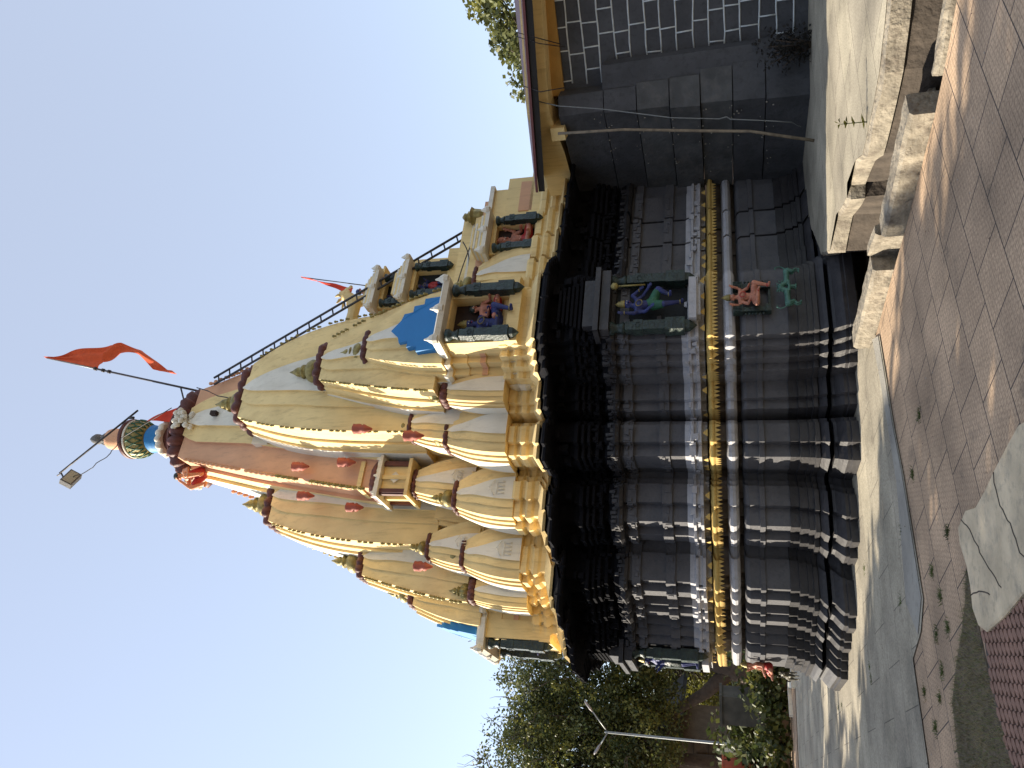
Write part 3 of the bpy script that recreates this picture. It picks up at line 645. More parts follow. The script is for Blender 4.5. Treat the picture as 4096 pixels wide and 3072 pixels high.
# ---- vestibule roof: stepped tower over the entrance hall, running away to the right
mb = MB()
def vbox(x0, x1, hy, z0, z1, M): mb.box(((x0+x1)/2, 0, (z0+z1)/2), (x1-x0, 2*hy, z1-z0), M)
vbox(-4.35, -1.0, 2.86, 4.1, 4.62, YEL); vbox(-4.25, -1.0, 2.80, 4.62, 4.95, YEL); vbox(-4.02, -1.0, 2.78, 4.95, 5.40, YEL)
vbox(-3.9, -3.2, 2.80, 4.9, 5.15, PNK); vbox(-3.80, -1.0, 2.74, 5.40, 5.70, YEL); vbox(-3.86, -2.9, 2.80, 5.66, 5.74, WHT)
vbox(-3.62, -1.0, 2.66, 5.74, 5.86, PNK); vbox(-3.5, -1.0, 2.58, 5.86, 6.02, YEL); vbox(-3.3, -1.0, 2.45, 6.02, 6.12, WHT); vbox(-3.46, -1.0, 2.38, 6.12, 6.34, YEL)
vbox(-3.45, -1.0, 1.6, 6.0, 6.9, YEL); vbox(-3.3, -1.0, 1.5, 6.9, 7.9, YEL); vbox(-3.1, -1.0, 1.3, 7.9, 8.45, YEL); vbox(-3.3, -.8, .75, 8.45, 8.82, YEL)
for k in range(7): vbox(-3.55+.05*k, -1.2, 2.1-.13*k, 6.1+.1*k, 6.17+.1*k, YEL if k % 2 else WHT)
vt = mb.build('vestibule_roof', TE)
mb = MB(); mb.lathe((-3.42, 2.5, 5.86), [(.06, 0), (.10, .03), (.13, .10), (.15, .22), (.19, .27), (.10, .29), (.11, .34), (.07, .37), (.08, .42), (.02, .47)], GLD, n=8, smooth=False); mb.build('roof_pot', vt)
def boxniche(x, yf, z0, z1, hw, name='niche', lean=0):
    q = MB()
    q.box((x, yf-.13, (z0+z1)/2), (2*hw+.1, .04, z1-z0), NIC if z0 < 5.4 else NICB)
    for s_ in (-1, 1): q.box((x+s_*(hw+.07), yf-.15, (z0+z1)/2), (.14, .34, z1-z0), YEL)
    q.box((x, yf-.15, z0-.10), (2*hw+.28, .36, .20), YEL); q.box((x, yf-.15, z1+.04), (2*hw+.28, .36, .08), YEL)
    n_ = q.build(name, vt)
    for s_ in (-1, 1):
        p = MB(); pilaster(p, x+s_*(hw+.06), yf+.09, z0-.06, z1, .14); p.build('pilaster', n_)
    c = MB(); W_ = hw+.24
    c.box((x, yf+.02, z1+.12), (2*W_, .48, .07), WHT); c.box((x, yf, z1+.18), (2*W_-.12, .40, .05), YEL)
    for u_ in (-1, 0, 1): c.lathe((x+u_*W_*.92, yf+.24, z1+.10), [(.06, 0), (.075, .05), (.04, .11), (.01, .17)], WHT, n=8, smooth=False)
    for k in range(4): c.box((x, yf-.04*k, z1+.24+.06*k), (2*W_-.2-.1*k, .34, .035), YEL if k % 2 else WHT)
    c.build('canopy', n_)
    return n_
boxniche(-2.46, 2.98, 4.72, 5.42, .24)
boxniche(-2.36, 1.95, 6.68, 7.32, .26); boxniche(-2.36, 1.70, 7.56, 8.06, .24)
mb = MB()
for k in range(6): mb.box((-2.55+.02*k, 1.5, 8.16+.055*k), (.9-.08*k, .5, .04), WHT if k % 2 else YEL)
for u_ in (-.4, -.2, 0, .2, .4): mb.lathe((-2.5+u_, 1.72, 8.26), [(.05, 0), (.06, .05), (.01, .16)], WHT, n=6, smooth=False)
mb.build('stepped_crown', vt)
# ================================================================ FIGURES
def cap(mb, p0, r0_, p1, r1_, n=10):
    p0 = Vector(p0); p1 = Vector(p1); d = (p1-p0); L_ = d.length or 1e-4; d.normalize()
    a = d.cross(Vector((0, 0, 1)) if abs(d.z) < .9 else Vector((1, 0, 0))).normalized(); b = d.cross(a); rings = []
    for k in range(1, 4): t = math.pi/2*k/3; rings.append((p0-d*r0_*math.cos(t), r0_*math.sin(t)))
    for k in range(0, 3): t = math.pi/2*k/3; rings.append((p1+d*r1_*math.sin(t), r1_*math.cos(t)))
    mb.loft([[tuple(c+(a*math.cos(2*math.pi*j/n)+b*math.sin(2*math.pi*j/n))*r_) for j in range(n)] for c, r_ in rings], mb.M, smooth=True)
def person(name, loc, rz, H, pose, skin, label, cat='statue', group=None, crown=GLD, cloth=None, chest=None, hair=None, arms4=False, plinthc=None, scale_r=1.0):
    """pose: dict of joints in body units (standing height 1), facing -y. The body is one remeshed skin."""
    t = empty(name, loc, rz); tag(t, label, cat, group)
    b = MB(); b.M = skin; P = {k: Vector(v)*H for k, v in pose.items()}; u = H*scale_r
    def c(a, ra, d, rb): cap(b, P[a], ra*u, P[d], rb*u)
    c('hip', .085, 'waist', .07); c('waist', .07, 'chest', .088); c('chest', .088, 'neck', .04); cap(b, P['neck'], .034*u, P['head'], .04*u)
    hd = P['head']; cap(b, hd+Vector((0, .004, -.012))*u, .052*u, hd+Vector((0, 0, .03))*u, .060*u)
    cap(b, hd+Vector((0, -.052, .0))*u, .012*u, hd+Vector((0, -.066, -.012))*u, .013*u)
    for s_ in (-1, 1): cap(b, hd+Vector((s_*.058, 0, .01))*u, .012*u, hd+Vector((s_*.06, 0, -.018))*u, .012*u)
    for s_, S in ((-1, 'L'), (1, 'R')):
        sh_ = P['chest']+Vector((s_*.105, 0, .035))*u; hp = P['hip']+Vector((s_*.05, 0, -.01))*u
        cap(b, P['chest']+Vector((s_*.04, 0, .03))*u, .06*u, sh_, .046*u)
        for q in ('', '2') if arms4 else ('',):
            if 'elb'+S+q not in P: continue
            cap(b, sh_, .040*u, P['elb'+S+q], .030*u); cap(b, P['elb'+S+q], .030*u, P['hand'+S+q], .021*u)
            hh = P['hand'+S+q]; dr = (hh-P['elb'+S+q]).normalized(); cap(b, hh, .024*u, hh+dr*.035*u, .022*u)
            side_ = dr.cross(Vector((0, 1, 0)));  side_ = side_.normalized() if side_.length > .01 else Vector((1, 0, 0))
            for k in range(4): cap(b, hh+dr*.035*u+side_*(k-1.5)*.012*u, .008*u, hh+dr*(.075-.006*abs(k-1.5))*u+side_*(k-1.5)*.014*u+Vector((0, -.012, 0))*u, .006*u, 6)
            cap(b, hh+side_*.018*u, .009*u, hh+dr*.03*u+side_*.042*u, .007*u, 6)
        cap(b, hp, .068*u, P['knee'+S], .046*u); cap(b, P['knee'+S], .046*u, P['foot'+S], .026*u)
        ft = P['foot'+S]; cap(b, ft, .028*u, ft+Vector((s_*.015, -.075, -.012))*u, .020*u)
    o = b.build('body', t); md = o.modifiers.new('r', 'REMESH'); md.mode = 'VOXEL'; md.voxel_size = max(.0075*H, .006); md.use_smooth_shade = True
    for s_ in (-1, 1): e = MB(); e.lathe(tuple(hd+Vector((s_*.022, -.058, .012))*u), [(.001, -.008*u), (.010*u, 0), (.001, .008*u)], WHT, n=8); e.build('eye', t)
    e = MB(); e.lathe(tuple(hd+Vector((0, -.058, -.032))*u), [(.001, -.004*u), (.016*u, 0), (.001, .004*u)], CRD, n=8); e.build('mouth', t)
    if crown:
        q = MB(); q.lathe(tuple(hd+Vector((0, 0, .045))*u), [(.062*u, 0), (.066*u, .02*u), (.058*u, .03*u), (.062*u, .06*u), (.045*u, .075*u), (.045*u, .10*u), (.02*u, .13*u), (.004, .16*u)], crown, n=14); q.build('crown', t)
    if hair:
        q = MB(); q.lathe(tuple(hd+Vector((0, .012, .0))*u), [(.066*u, -.01*u), (.070*u, .04*u), (.060*u, .075*u), (.03*u, .098*u), (.004, .102*u)], hair, n=16); q.build('hair', t)
    if cloth:
        q = MB(); q.M = cloth
        for s_, S in ((-1, 'L'), (1, 'R')):
            hp = P['hip']+Vector((s_*.05, 0, -.005))*u; kn = hp.lerp(P['knee'+S], .72); cap(q, hp, .083*u, kn, .064*u, 14)
        cap(q, P['hip'], .098*u, P['hip'].lerp(P['waist'], .5), .086*u, 14); o2 = q.build('waist_cloth', t)
        md = o2.modifiers.new('r', 'REMESH'); md.mode = 'VOXEL'; md.voxel_size = max(.009*H, .007); md.use_smooth_shade = True
    if chest:
        q = MB()
        for k in range(16):
            a = math.pi*2*k/16; cc = P['chest']+Vector((.055*math.cos(a), -.09+.015*math.sin(a), .0+.05*math.sin(a)))*u
            q.lathe(tuple(cc), [(.001, -.01*u), (.012*u, 0), (.001, .01*u)], chest, n=6)
        for s_, S in ((-1, 'L'), (1, 'R')):
            for a_, b2 in (('elb'+S, 'hand'+S),):
                q.build('necklace' if s_ < 0 else 'anklet', t); q = MB(); cc = P[a_].lerp(P[b2], .85); q.lathe(tuple(cc), [(.026*u, -.008*u), (.030*u, 0), (.026*u, .008*u)], chest, n=10)
                q.build('bracelet', t); q = MB(); cc = P['knee'+S].lerp(P['foot'+S], .9); q.lathe(tuple(cc), [(.03*u, -.012*u), (.037*u, 0), (.03*u, .012*u)], chest, n=10)
        q.build('anklet', t)
    return t
STAND = dict(hip=(0, 0, .50), waist=(.01, 0, .60), chest=(0, 0, .72), neck=(0, 0, .82), head=(0, 0, .895), elbL=(-.17, -.02, .62), handL=(-.17, -.12, .70), elbR=(.17, -.02, .62), handR=(.17, -.12, .70),
    kneeL=(-.07, -.03, .28), footL=(-.07, 0, .045), kneeR=(.07, -.03, .28), footR=(.08, 0, .045))
DANCE = dict(hip=(.0, 0, .48), waist=(-.03, 0, .57), chest=(-.06, -.01, .69), neck=(-.05, -.01, .79), head=(-.02, -.02, .87), elbL=(-.21, -.04, .76), handL=(-.22, -.08, .94), elbR=(.12, -.04, .80), handR=(.20, -.09, .68), elbL2=(-.18, -.03, .60), handL2=(-.16, -.13, .50), elbR2=(.14, 0, .64), handR2=(.24, -.08, .55),
    kneeL=(-.10, -.10, .30), footL=(-.02, -.02, .045), kneeR=(.17, -.12, .40), footR=(.06, -.10, .22))
SIT = dict(hip=(0, 0, .11), waist=(0, 0, .21), chest=(0, 0, .33), neck=(0, 0, .43), head=(0, 0, .505), elbL=(-.17, -.03, .24), handL=(-.15, -.15, .20), elbR=(.17, -.03, .24), handR=(.15, -.15, .22), elbL2=(-.19, 0, .38), handL2=(-.20, -.06, .50), elbR2=(.19, 0, .38), handR2=(.20, -.06, .50),
    kneeL=(-.24, -.12, .09), footL=(.02, -.20, .06), kneeR=(.24, -.12, .09), footR=(-.02, -.15, .05))
SITD = dict(SIT, kneeR=(.17, -.20, .13), footR=(.10, -.19, -.12))
RZ0 = PHI; RZ1 = PHI-math.pi/2
person('dancer_statue', T(.03, 4.33, 2.10), RZ0, .87, DANCE, SKB, 'dark blue dancing statue with four arms in the tall niche below the black eave', cloth=CGR, chest=GLD, arms4=True)
q = MB(); q.tube([(.0, 0, 0), (.0, .0, .36)], .012, GLD); q.lathe((0, 0, .36), [(.01, 0), (.05, .03), (.05, .08), (.01, .11)], GLD, n=10)
mc = q.build('club'); mc.location = T(-.18, 4.46, 2.62); tag(mc, 'gold painted club held up by the blue dancing statue', 'club')
# seated relief on the dado and its dark green frame
fr = MB()
for s_ in (-1, 1):
    fr.box((s_*.185, .0, .22), (.07, .06, .30), GRN); fr.box((s_*.185, -.01, .42), (.12, .09, .12), GRN); fr.box((s_*.185, -.01, .04), (.11, .09, .07), GRN)
    for k in range(5): fr.box((s_*.185+(k-2)*.022, -.06, .42), (.010, .02, .10), GRN)
    for k in range(6): fr.lathe((s_*.255, -.01, .10+k*.045), [(.001, -.02), (.022, 0), (.001, .02)], GRN, n=6)
fr.box((0, .0, .02), (.44, .05, .03), GRN)
f_ = fr.build('relief_frame'); f_.location = T(-.02, 4.24, 1.0); f_.rotation_euler = (0, 0, RZ0)
tag(f_, 'dark green carved frame round the pink seated relief, under the grey roll moulding', 'carved frame')
person('seated_relief', T(-.02, 4.28, 1.12), RZ0, .72, SITD, SKN, 'pink seated four armed relief figure in the dark green frame above the green lions', cloth=SKN, chest=CRD, arms4=True)
def lion(name, loc, rz, L_, M, label, group=None, face=1, rear=False, cat='lion carving'):
    t = empty(name, loc, rz); tag(t, label, cat, group); b = MB(); b.M = M; s_ = L_; f = face
    V = lambda x, y, z: (x*s_*f, y*s_, z*s_)
    cap(b, V(.30, 0, .52), .13*s_, V(.05, 0, .50), .105*s_); cap(b, V(.05, 0, .50), .105*s_, V(-.28, 0, .50), .12*s_)
    cap(b, V(.34, 0, .58), .11*s_, V(.44, 0, .72), .10*s_); cap(b, V(.45, 0, .74), .11*s_, V(.56, -.01, .73), .07*s_); cap(b, V(.56, 0, .69), .045*s_, V(.64, 0, .68), .035*s_)
    for k in range(9):
        a = k*.7; cap(b, V(.40+.11*math.cos(a), .07*math.sin(k), .74+.12*math.sin(a)), .035*s_, V(.36+.16*math.cos(a), .08*math.sin(k), .74+.17*math.sin(a)), .015*s_, 6)
    lift = .16 if rear else 0
    for y in (-.07, .07):
        cap(b, V(.30, y, .44), .07*s_, V(.34+lift, y, .26+lift), .045*s_); cap(b, V(.34+lift, y, .26+lift), .042*s_, V(.32+lift*1.2, y, .04+lift*.9), .032*s_); cap(b, V(.32+lift*1.2, y, .035+lift*.9), .035*s_, V(.38+lift*1.2, y, .03+lift*.9), .03*s_)
        cap(b, V(-.28, y, .44), .085*s_, V(-.20, y, .28), .06*s_); cap(b, V(-.20, y, .28), .05*s_, V(-.32, y, .17), .035*s_); cap(b, V(-.32, y, .17), .034*s_, V(-.29, y, .04), .03*s_); cap(b, V(-.29, y, .035), .035*s_, V(-.22, y, .03), .03*s_)
    pts = [(-.38, .56), (-.47, .66), (-.50, .80), (-.44, .92), (-.36, .90)]
    for a, c in zip(pts, pts[1:]): cap(b, V(a[0], 0, a[1]), .024*s_, V(c[0], 0, c[1]), .022*s_, 7)
    o = b.build('body', t); md = o.modifiers.new('r', 'REMESH'); md.mode = 'VOXEL'; md.voxel_size = .014*s_; md.use_smooth_shade = True
    return t
GRL = mat('verdigris green paint', (.05, .14, .105), .5, .35, 20, .4, 40)
lion('lion_relief', T(.09, 4.38, .64), RZ0, .33, GRL, 'green lion relief on the black plinth facing right towards its twin', 'green lion reliefs', 1, True)
lion('lion_relief', T(-.24, 4.38, .64), RZ0, .33, GRL, 'green lion relief on the black plinth facing left towards its twin', 'green lion reliefs', -1, True)
# tower niche on the right porch
person('seated_god_statue', T(.08, 4.08, 4.66), RZ0, 1.05, SITD, SKB, 'blue seated god statue with a tall gold crown in the yellow porch niche', cloth=SKB, chest=GLD)
person('consort_statue', T(-.17, 4.10, 4.72), RZ0, .86, SIT, SKN, 'pink skinned seated consort statue beside the blue god in the yellow porch niche', cloth=CRD, crown=None, hair=GRN)
person('many_armed_statue', T(-2.46, 2.88, 4.76), RZ0, .98, SIT, SKN, 'pink many armed seated statue in the low vestibule niche right of the curved spires', cloth=CRD, arms4=True, crown=SKN, scale_r=1.12)
person('standing_god_statue', T(-2.36, 1.84, 6.70), RZ0, .62, STAND, SKB, 'blue standing god statue with red waist cloth in the lower roof niche by the ladder', cloth=CRD, chest=GLD)
person('flute_god_statue', T(-2.36, 1.58, 7.57), RZ0, .52, STAND, SKB, 'blue statue in a red skirt in the upper roof niche crossed by the ladder', cloth=CRD, chest=GLD, crown=None)
# crouching boy under the main capstone
BOY = dict(hip=(0, .02, .20), waist=(0, -.02, .30), chest=(0, -.05, .42), neck=(0, -.06, .52), head=(0, -.08, .60), elbL=(-.14, -.20, .36), handL=(-.05, -.17, .50), elbR=(.18, -.08, .34), handR=(.15, -.22, .26),
    kneeL=(-.13, -.22, .30), footL=(-.10, -.12, .05), kneeR=(.13, -.22, .30), footR=(.10, -.12, .05))
person('crouching_boy_statue', T(1.03, .50, 11.72), RZ1+.55, 1.15, BOY, mat('orange brown painted skin', (.60, .24, .10), .5, .08), 'crouching boy statue in a red loincloth on the spire just under the maroon capstone', cloth=CRD, crown=None, hair=GRN)
# lion and rider on the vestibule crest
lion('lion_statue', T(-2.75, .45, 8.82), PHI+math.pi, 1.2, mat('yellow lion paint', (.62, .46, .20), .7, .12), 'yellow lion statue standing on the stepped roof crest behind the ladder', None, -1, False, 'lion statue')
person('attendant_statue', T(-3.25, .62, 8.80), RZ0+.6, .95, SIT, SKN, 'orange robed attendant statue with dark blue hair beside the roof lion', cloth=mat('orange robe', (.62, .13, .03), .7), crown=None, hair=mat('dark blue hair paint', (.02, .03, .12), .5))
# left porch figures seen edge on
person('seated_relief', T(BX+.12, -.05, .98), RZ1, .72, SIT, SKN, 'pink seated relief figure seen edge on at the far left end of the wall', cloth=CRD, chest=GLD, arms4=True)
lion('lion_relief', T(BX*1.05+.06, .0, .62), RZ1, .34, mat('black and gold paint', (.09, .08, .05), .5, .6, 25), 'dark gold striped lion relief seen edge on at the far left plinth', None, 1, True)
person('niche_statue', T(BX+.15, .0, 2.10), RZ1, .90, STAND, SKB, 'dark blue statue in the far left wall niche, mostly hidden by its pilaster', cloth=GRN)
person('porch_god_statue', T(BX-.05, 0, 4.66), RZ1, .9, SIT, SKB, 'blue seated statue in the far left yellow porch niche behind dark pilasters', cloth=CRD)

# ================================================================ THINGS ON THE SPIRE
# ladder
la, lb = Vector(T(-3.30, 2.25, 6.36)), Vector(T(-.93, 1.02, 11.95)); off = Vector(T(.16, .0, -.06))-Vector(T(0, 0, 0))
L_ = empty('roof_ladder', tuple(la)); tag(L_, 'rusty iron ladder leaning from the vestibule roof up against the main spire', 'ladder')
for k in (0, 1):
    q = MB(); q.tube([off*k, lb-la+off*k], .024, IRN); q.build('rail', L_)
for k in range(21):
    t = (k+.6)/21; p = (lb-la)*t; q = MB(); q.tube([p, p+off], .016, IRN); q.build('rung', L_)
def cloth_fn(name, pts_fn, nu, nv, M, parent=None):
    q = MB(); k = 0
    for i in range(nu+1):
        for j in range(nv+1): q.v.append(tuple(pts_fn(i/nu, j/nv)))
    for i in range(nu):
        for j in range(nv):
            a = i*(nv+1)+j; q.face((a, a+nv+1, a+nv+2, a+1), M, True)
    return q.build(name, parent, recalc=False)
# orange flag on its leaning pole
f0 = Vector(T(-.90, .5, 12.62)); f1 = Vector(T(-1.60, .5, 15.8)); f2 = Vector(T(-1.93, .5, 17.35))
F_ = empty('temple_flag', tuple(f0)); tag(F_, 'long orange pennant streaming from a leaning pole at the edge of the maroon capstone', 'flag')
q = MB(); q.tube([Vector((0, 0, 0)), (f2-f0)*.66], .024, IRN); q.tube([(f2-f0)*.62, (f2-f0)*.99], .018, IRB)
for t in (.56, .60, .65): q.tube([(f2-f0)*t, (f2-f0)*(t+.012)], .045, IRN)
q.build('pole', F_)
q = MB(); q.tube([(f2-f0)*.12, Vector(T(-.55, .4, 12.95))-f0], .018, IRN); q.build('bracket', F_)
X = Vector(T(1, 0, 0))-Vector(T(0, 0, 0)); Y = Vector(T(0, 1, 0))-Vector(T(0, 0, 0))
# hoist edge runs down the pole from the tip; the fly hangs from it to the right and down
tip = f2-f0; low = (f2-f0)*.64; far = Vector(T(-2.22, .5, 15.55))-f0
def flag_a(u, v):
    a = tip.lerp(low, u); b = tip.lerp(far, u); p = a.lerp(b, v)
    return p+Y*.06*math.sin(u*9+v*3)*v+Y*.03*math.sin(v*14)
cloth_fn('cloth', flag_a, 26, 12, CLO, F_)
tl = [Vector(T(-1.95, .5, 15.62))-f0, Vector(T(-2.12, .52, 15.25))-f0, Vector(T(-2.02, .50, 14.70))-f0, Vector(T(-1.68, .46, 14.15))-f0, Vector(T(-1.48, .5, 13.78))-f0, Vector(T(-1.40, .52, 13.50))-f0]
def flag_b(u, v):
    s_ = u*(len(tl)-1); i = min(int(s_), len(tl)-2); p = tl[i].lerp(tl[i+1], s_-i); wd = .34*(1-u)**.8*(.75+.25*math.sin(u*11))+.03
    return p+(X*(v-.4)*wd)+Y*.07*math.sin(u*13+v*4)+Vector((0, 0, -.08*v*math.sin(u*7)))
cloth_fn('torn_tail', flag_b, 34, 8, CLO, F_)
# second cloth tied to the capstone, small pennant on the crest
def flag_c(u, v):
    p = Vector(T(-.26-.48*v, .35, 12.86+1.05*(1-u)*(1-.85*v)))
    return p+Y*.04*math.sin(u*8+v*6)
c_ = cloth_fn('tied_cloth', flag_c, 14, 10, CLR); tag(c_, 'red cloth tied between the blue collar and the capstone rim', 'cloth')
P0 = Vector(T(-3.45, .5, 9.55)); P1 = Vector(T(-3.85, .5, 10.95))
e_ = empty('small_pennant', tuple(P0)); tag(e_, 'thin red pennant on a stick above the roof lion', 'flag')
q = MB(); q.tube([Vector((0, 0, -.5)), P1-P0], .012, IRN); q.build('pole', e_)
def flag_d(u, v):
    p = (P1-P0).lerp(Vector((0, 0, 0)), u); return p+X*(.24*v*u**2)+Y*.03*math.sin(u*12+v*5)
cloth_fn('cloth', flag_d, 16, 6, CLR, e_)
# floodlight on a long arm
g0 = Vector(T(-.49, .45, 14.14)); g1 = Vector(T(.98, .35, 15.68))
e_ = empty('floodlight', tuple(g0)); tag(e_, 'square floodlight on a long slanting steel arm tied to the painted pot of the finial', 'floodlight')
q = MB(); q.tube([Vector((0, 0, 0)), g1-g0], .022, IRN); q.tube([(g1-g0)*.12, (g1-g0)*.12+Vector((0, 0, -.14))], .03, IRN); q.build('arm', e_)
q = MB(); q.tube([g1-g0+Vector((-.05, 0, .06)), g1-g0+Vector((.0, 0, -.05)), g1-g0+Vector(T(.20, .0, -.26))-Vector(T(0, 0, 0))], .018, IRN); q.build('bracket', e_)
q = MB(); hc = g1-g0+(Vector(T(.13, .0, -.36))-Vector(T(0, 0, 0)))
k = len(q.v); q.box((0, 0, 0), (.36, .14, .26), STN); q.box((0, -.076, 0), (.30, .01, .20), GLS); q.box((0, .10, 0), (.2, .08, .16), STN)
rm = Matrix.Rotation(RZ0+.5, 4, 'Z') @ Matrix.Rotation(R(38), 4, 'X'); q.v = [tuple(hc+rm @ Vector(v)) for v in q.v]; q.build('lamp_head', e_)
def sag(a, b, s_, n=14, jit=0.0):
    a = Vector(a); b = Vector(b); r_ = random.Random(int(a.x*100)); return [a.lerp(b, i/n)+Vector((r_.uniform(-jit, jit), r_.uniform(-jit, jit), -s_*4*(i/n)*(1-i/n))) for i in range(n+1)]
q = MB(); q.tube(sag(g0+hc, T(.2, .46, 14.3), .22, 16, .03)+sag(T(.2, .46, 14.3), T(-.35, .8, 12.95), .0, 4), .010, IRN, n=5)
tag(q.build('power_cable'), 'thin cable sagging from the floodlight to the painted pot', 'cable')
q = MB(); q.tube([T(-.74, .96, 12.35), T(-.62, 1.02, 12.0), T(-.42, 1.16, 11.6), T(-.30, 1.24, 11.1), T(-.25, 1.34, 10.7)], .012, IRN, n=5)
tag(q.build('power_cable'), 'black cable running down the front of the main spire from the capstone', 'cable')
q = MB(); q.tube(sag(T(-2.75, 2.6, 6.2), T(-1.9, 2.3, 6.3), .18)+sag(T(-1.9, 2.3, 6.3), T(-2.9, 3.0, 5.7), -.05), .011, IRN, n=5)
tag(q.build('power_cable'), 'black cable looping over the vestibule roof at the foot of the ladder', 'cable')

# ================================================================ HALL ON THE RIGHT
HGR = mat('dark blue grey hall plaster', (.062, .064, .070), .75, .25, 2.2, .5, 22, dirt=(.035, .036, .04), damt=.7, dscale=1.5)
HL = empty('assembly_hall', (0, 0, 0)); tag(HL, 'dark plastered hall with painted stone joints and a yellow beam under a red sheet roof', 'hall')
rr = random.Random(8)
plan_w = [(3.52, 13.35), (4.28, 11.95)]
zr = [.20, .95, 1.41, 1.87, 2.32, 2.81, 3.31, 4.02]
mb = MB()   # rough wall of big coursed blocks running from the temple to the hall corner
for i in range(len(zr)-1):
    z0, z1 = zr[i], zr[i+1]; ex = .05*(len(zr)-i)*.5+rr.uniform(-.03, .03); n_ = 7; lo = []; hi = []
    for k in range(n_+1):
        t = k/n_; x = 3.36+(4.18-3.36)*t; y = 13.45+(11.80-13.45)*t; dx, dy = -.87*ex, -.45*ex
        lo.append((x+dx+rr.uniform(-.012, .012), y+dy, z0)); hi.append((x+dx*.85+rr.uniform(-.012, .012), y+dy*.85, z1-.015))
    ext = [(lo[-1][0]+.30+.05*(6-i), lo[-1][1]-.02, z0), (5.4, 13.0, z0), (4.4, 14.2, z0)]; exh = [(a, b, z1-.015) for a, b, _ in ext]
    mb.loft([lo+ext, hi+exh], HGR if i not in (2, 3, 4) else mat('peeling grey wall', (.075, .078, .08), .8, .3, 3, .8, 14, dirt=(.14, .13, .12), damt=.35, dscale=6))
for i in range(1, len(zr)-1):   # chipped pale mortar along the ledges
    for _ in range(13):
        t = rr.uniform(.0, 1)**.5; ex = .05*(len(zr)-i)*.5+.03; x = 3.36+.82*t-.87*ex; y = 13.45-1.65*t-.45*ex
        mb.box((x-.012, y-.008, zr[i]+rr.gauss(-.02, .06)), (.012, rr.uniform(.006, .07), rr.uniform(.004, .022)), CMT2, R(-26))
mb.build('coursed_wall', HL)
mb = MB(); mb.loft([[(4.20, 11.88, .2), (4.30, 11.82, .2), (4.82, 11.64, .2), (5.3, 12.3, .2), (4.4, 12.6, .2)], [(4.26, 11.88, 3.32), (4.36, 11.82, 3.32), (4.80, 11.66, 3.30), (5.3, 12.3, 3.28), (4.4, 12.6, 3.32)]], HGR)
mb.build('smooth_panel', HL)
wa, wb = Vector((4.62, 12.02)), Vector((6.9, 10.75)); wd = (wb-wa).normalized(); wn = Vector((wd.y, -wd.x))
mb = MB(); mb.loft([[(wa.x, wa.y, .2), (wb.x, wb.y, .2), (7.6, 13, .2), (5, 13.6, .2)], [(wa.x, wa.y, 4.05), (wb.x, wb.y, 4.05), (7.6, 13, 4.05), (5, 13.6, 4.05)]], HGR)
mb.build('jointed_wall', HL)
mb = MB(); rr = random.Random(4); z = .55; row = 0; Lw = (wb-wa).length
while z < 3.95:
    hgt = rr.uniform(.215, .255); sl_ = rr.uniform(-.01, .01)
    x0_ = .30 if z < 3.2 else .05
    a = wa+wd*(x0_+rr.uniform(0, .06)); b = wb; o_ = wn*.004
    n_ = 10; pts = [(a.lerp(b, k/n_).x+o_.x, a.lerp(b, k/n_).y+o_.y, z+sl_*k/n_*4+rr.uniform(-.009, .009)) for k in range(n_+1)]
    mb.tube(pts, .012, MRK, n=4)
    t = x0_+rr.uniform(.05, .35)+(.2 if row % 2 else 0)
    while t < Lw:
        p = wa+wd*t; zt = min(z+hgt, 4.0); mb.tube([(p.x+o_.x, p.y+o_.y, z), (p.x+o_.x+rr.uniform(-.01, .01), p.y+o_.y, zt)], .012, MRK, n=4); t += rr.uniform(.30, .46)
    z += hgt; row += 1
mb.build('painted_joints', HL)
mb = MB()
# upper yellow band of wall, shade put into its brown colour, then the beam standing proud of it
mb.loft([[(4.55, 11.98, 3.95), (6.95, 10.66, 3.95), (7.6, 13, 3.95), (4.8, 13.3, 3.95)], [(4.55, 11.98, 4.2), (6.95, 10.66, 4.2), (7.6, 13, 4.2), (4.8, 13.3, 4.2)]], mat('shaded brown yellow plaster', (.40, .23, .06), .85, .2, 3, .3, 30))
mb.loft([[(3.30, 13.30, 4.05), (3.75, 12.42, 4.05), (4.22, 11.72, 4.15), (6.95, 10.28, 3.98), (7.6, 13, 4.1), (4.3, 14, 4.05)], [(3.30, 13.30, 4.5), (3.75, 12.42, 4.5), (4.22, 11.72, 4.5), (6.95, 10.28, 4.3), (7.6, 13, 4.5), (4.3, 14, 4.5)]], YEL)
mb.box((4.05, 12.1, 4.05), (.2, .5, .22), YEL, R(-35))
mb.build('yellow_beam', HL)
mb = MB(); e0, e1 = Vector((3.10, 12.15)), Vector((7.0, 9.7)); back = Vector((.52, .85))*6
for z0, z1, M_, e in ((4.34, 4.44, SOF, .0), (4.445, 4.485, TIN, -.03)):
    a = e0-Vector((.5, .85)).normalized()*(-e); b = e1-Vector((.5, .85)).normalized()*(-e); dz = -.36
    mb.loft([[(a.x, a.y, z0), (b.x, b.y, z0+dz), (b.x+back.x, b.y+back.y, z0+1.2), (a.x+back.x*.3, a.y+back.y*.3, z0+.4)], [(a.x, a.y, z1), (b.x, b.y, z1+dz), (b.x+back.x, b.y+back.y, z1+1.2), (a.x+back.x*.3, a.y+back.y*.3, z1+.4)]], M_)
mb.build('sheet_roof', HL)
q = MB(); q.tube([(3.83, 11.62, 3.99), (3.76, 11.56, 2.98), (3.60, 11.5, 1.88), (3.50, 11.45, 1.18), (3.25, 11.35, .35)], .022, mat('old bamboo', (.20, .16, .11), .8, .3, 12), n=8)
tag(q.build('bamboo_pole'), 'thin brown pole leaning against the rough coursed wall of the hall', 'pole')
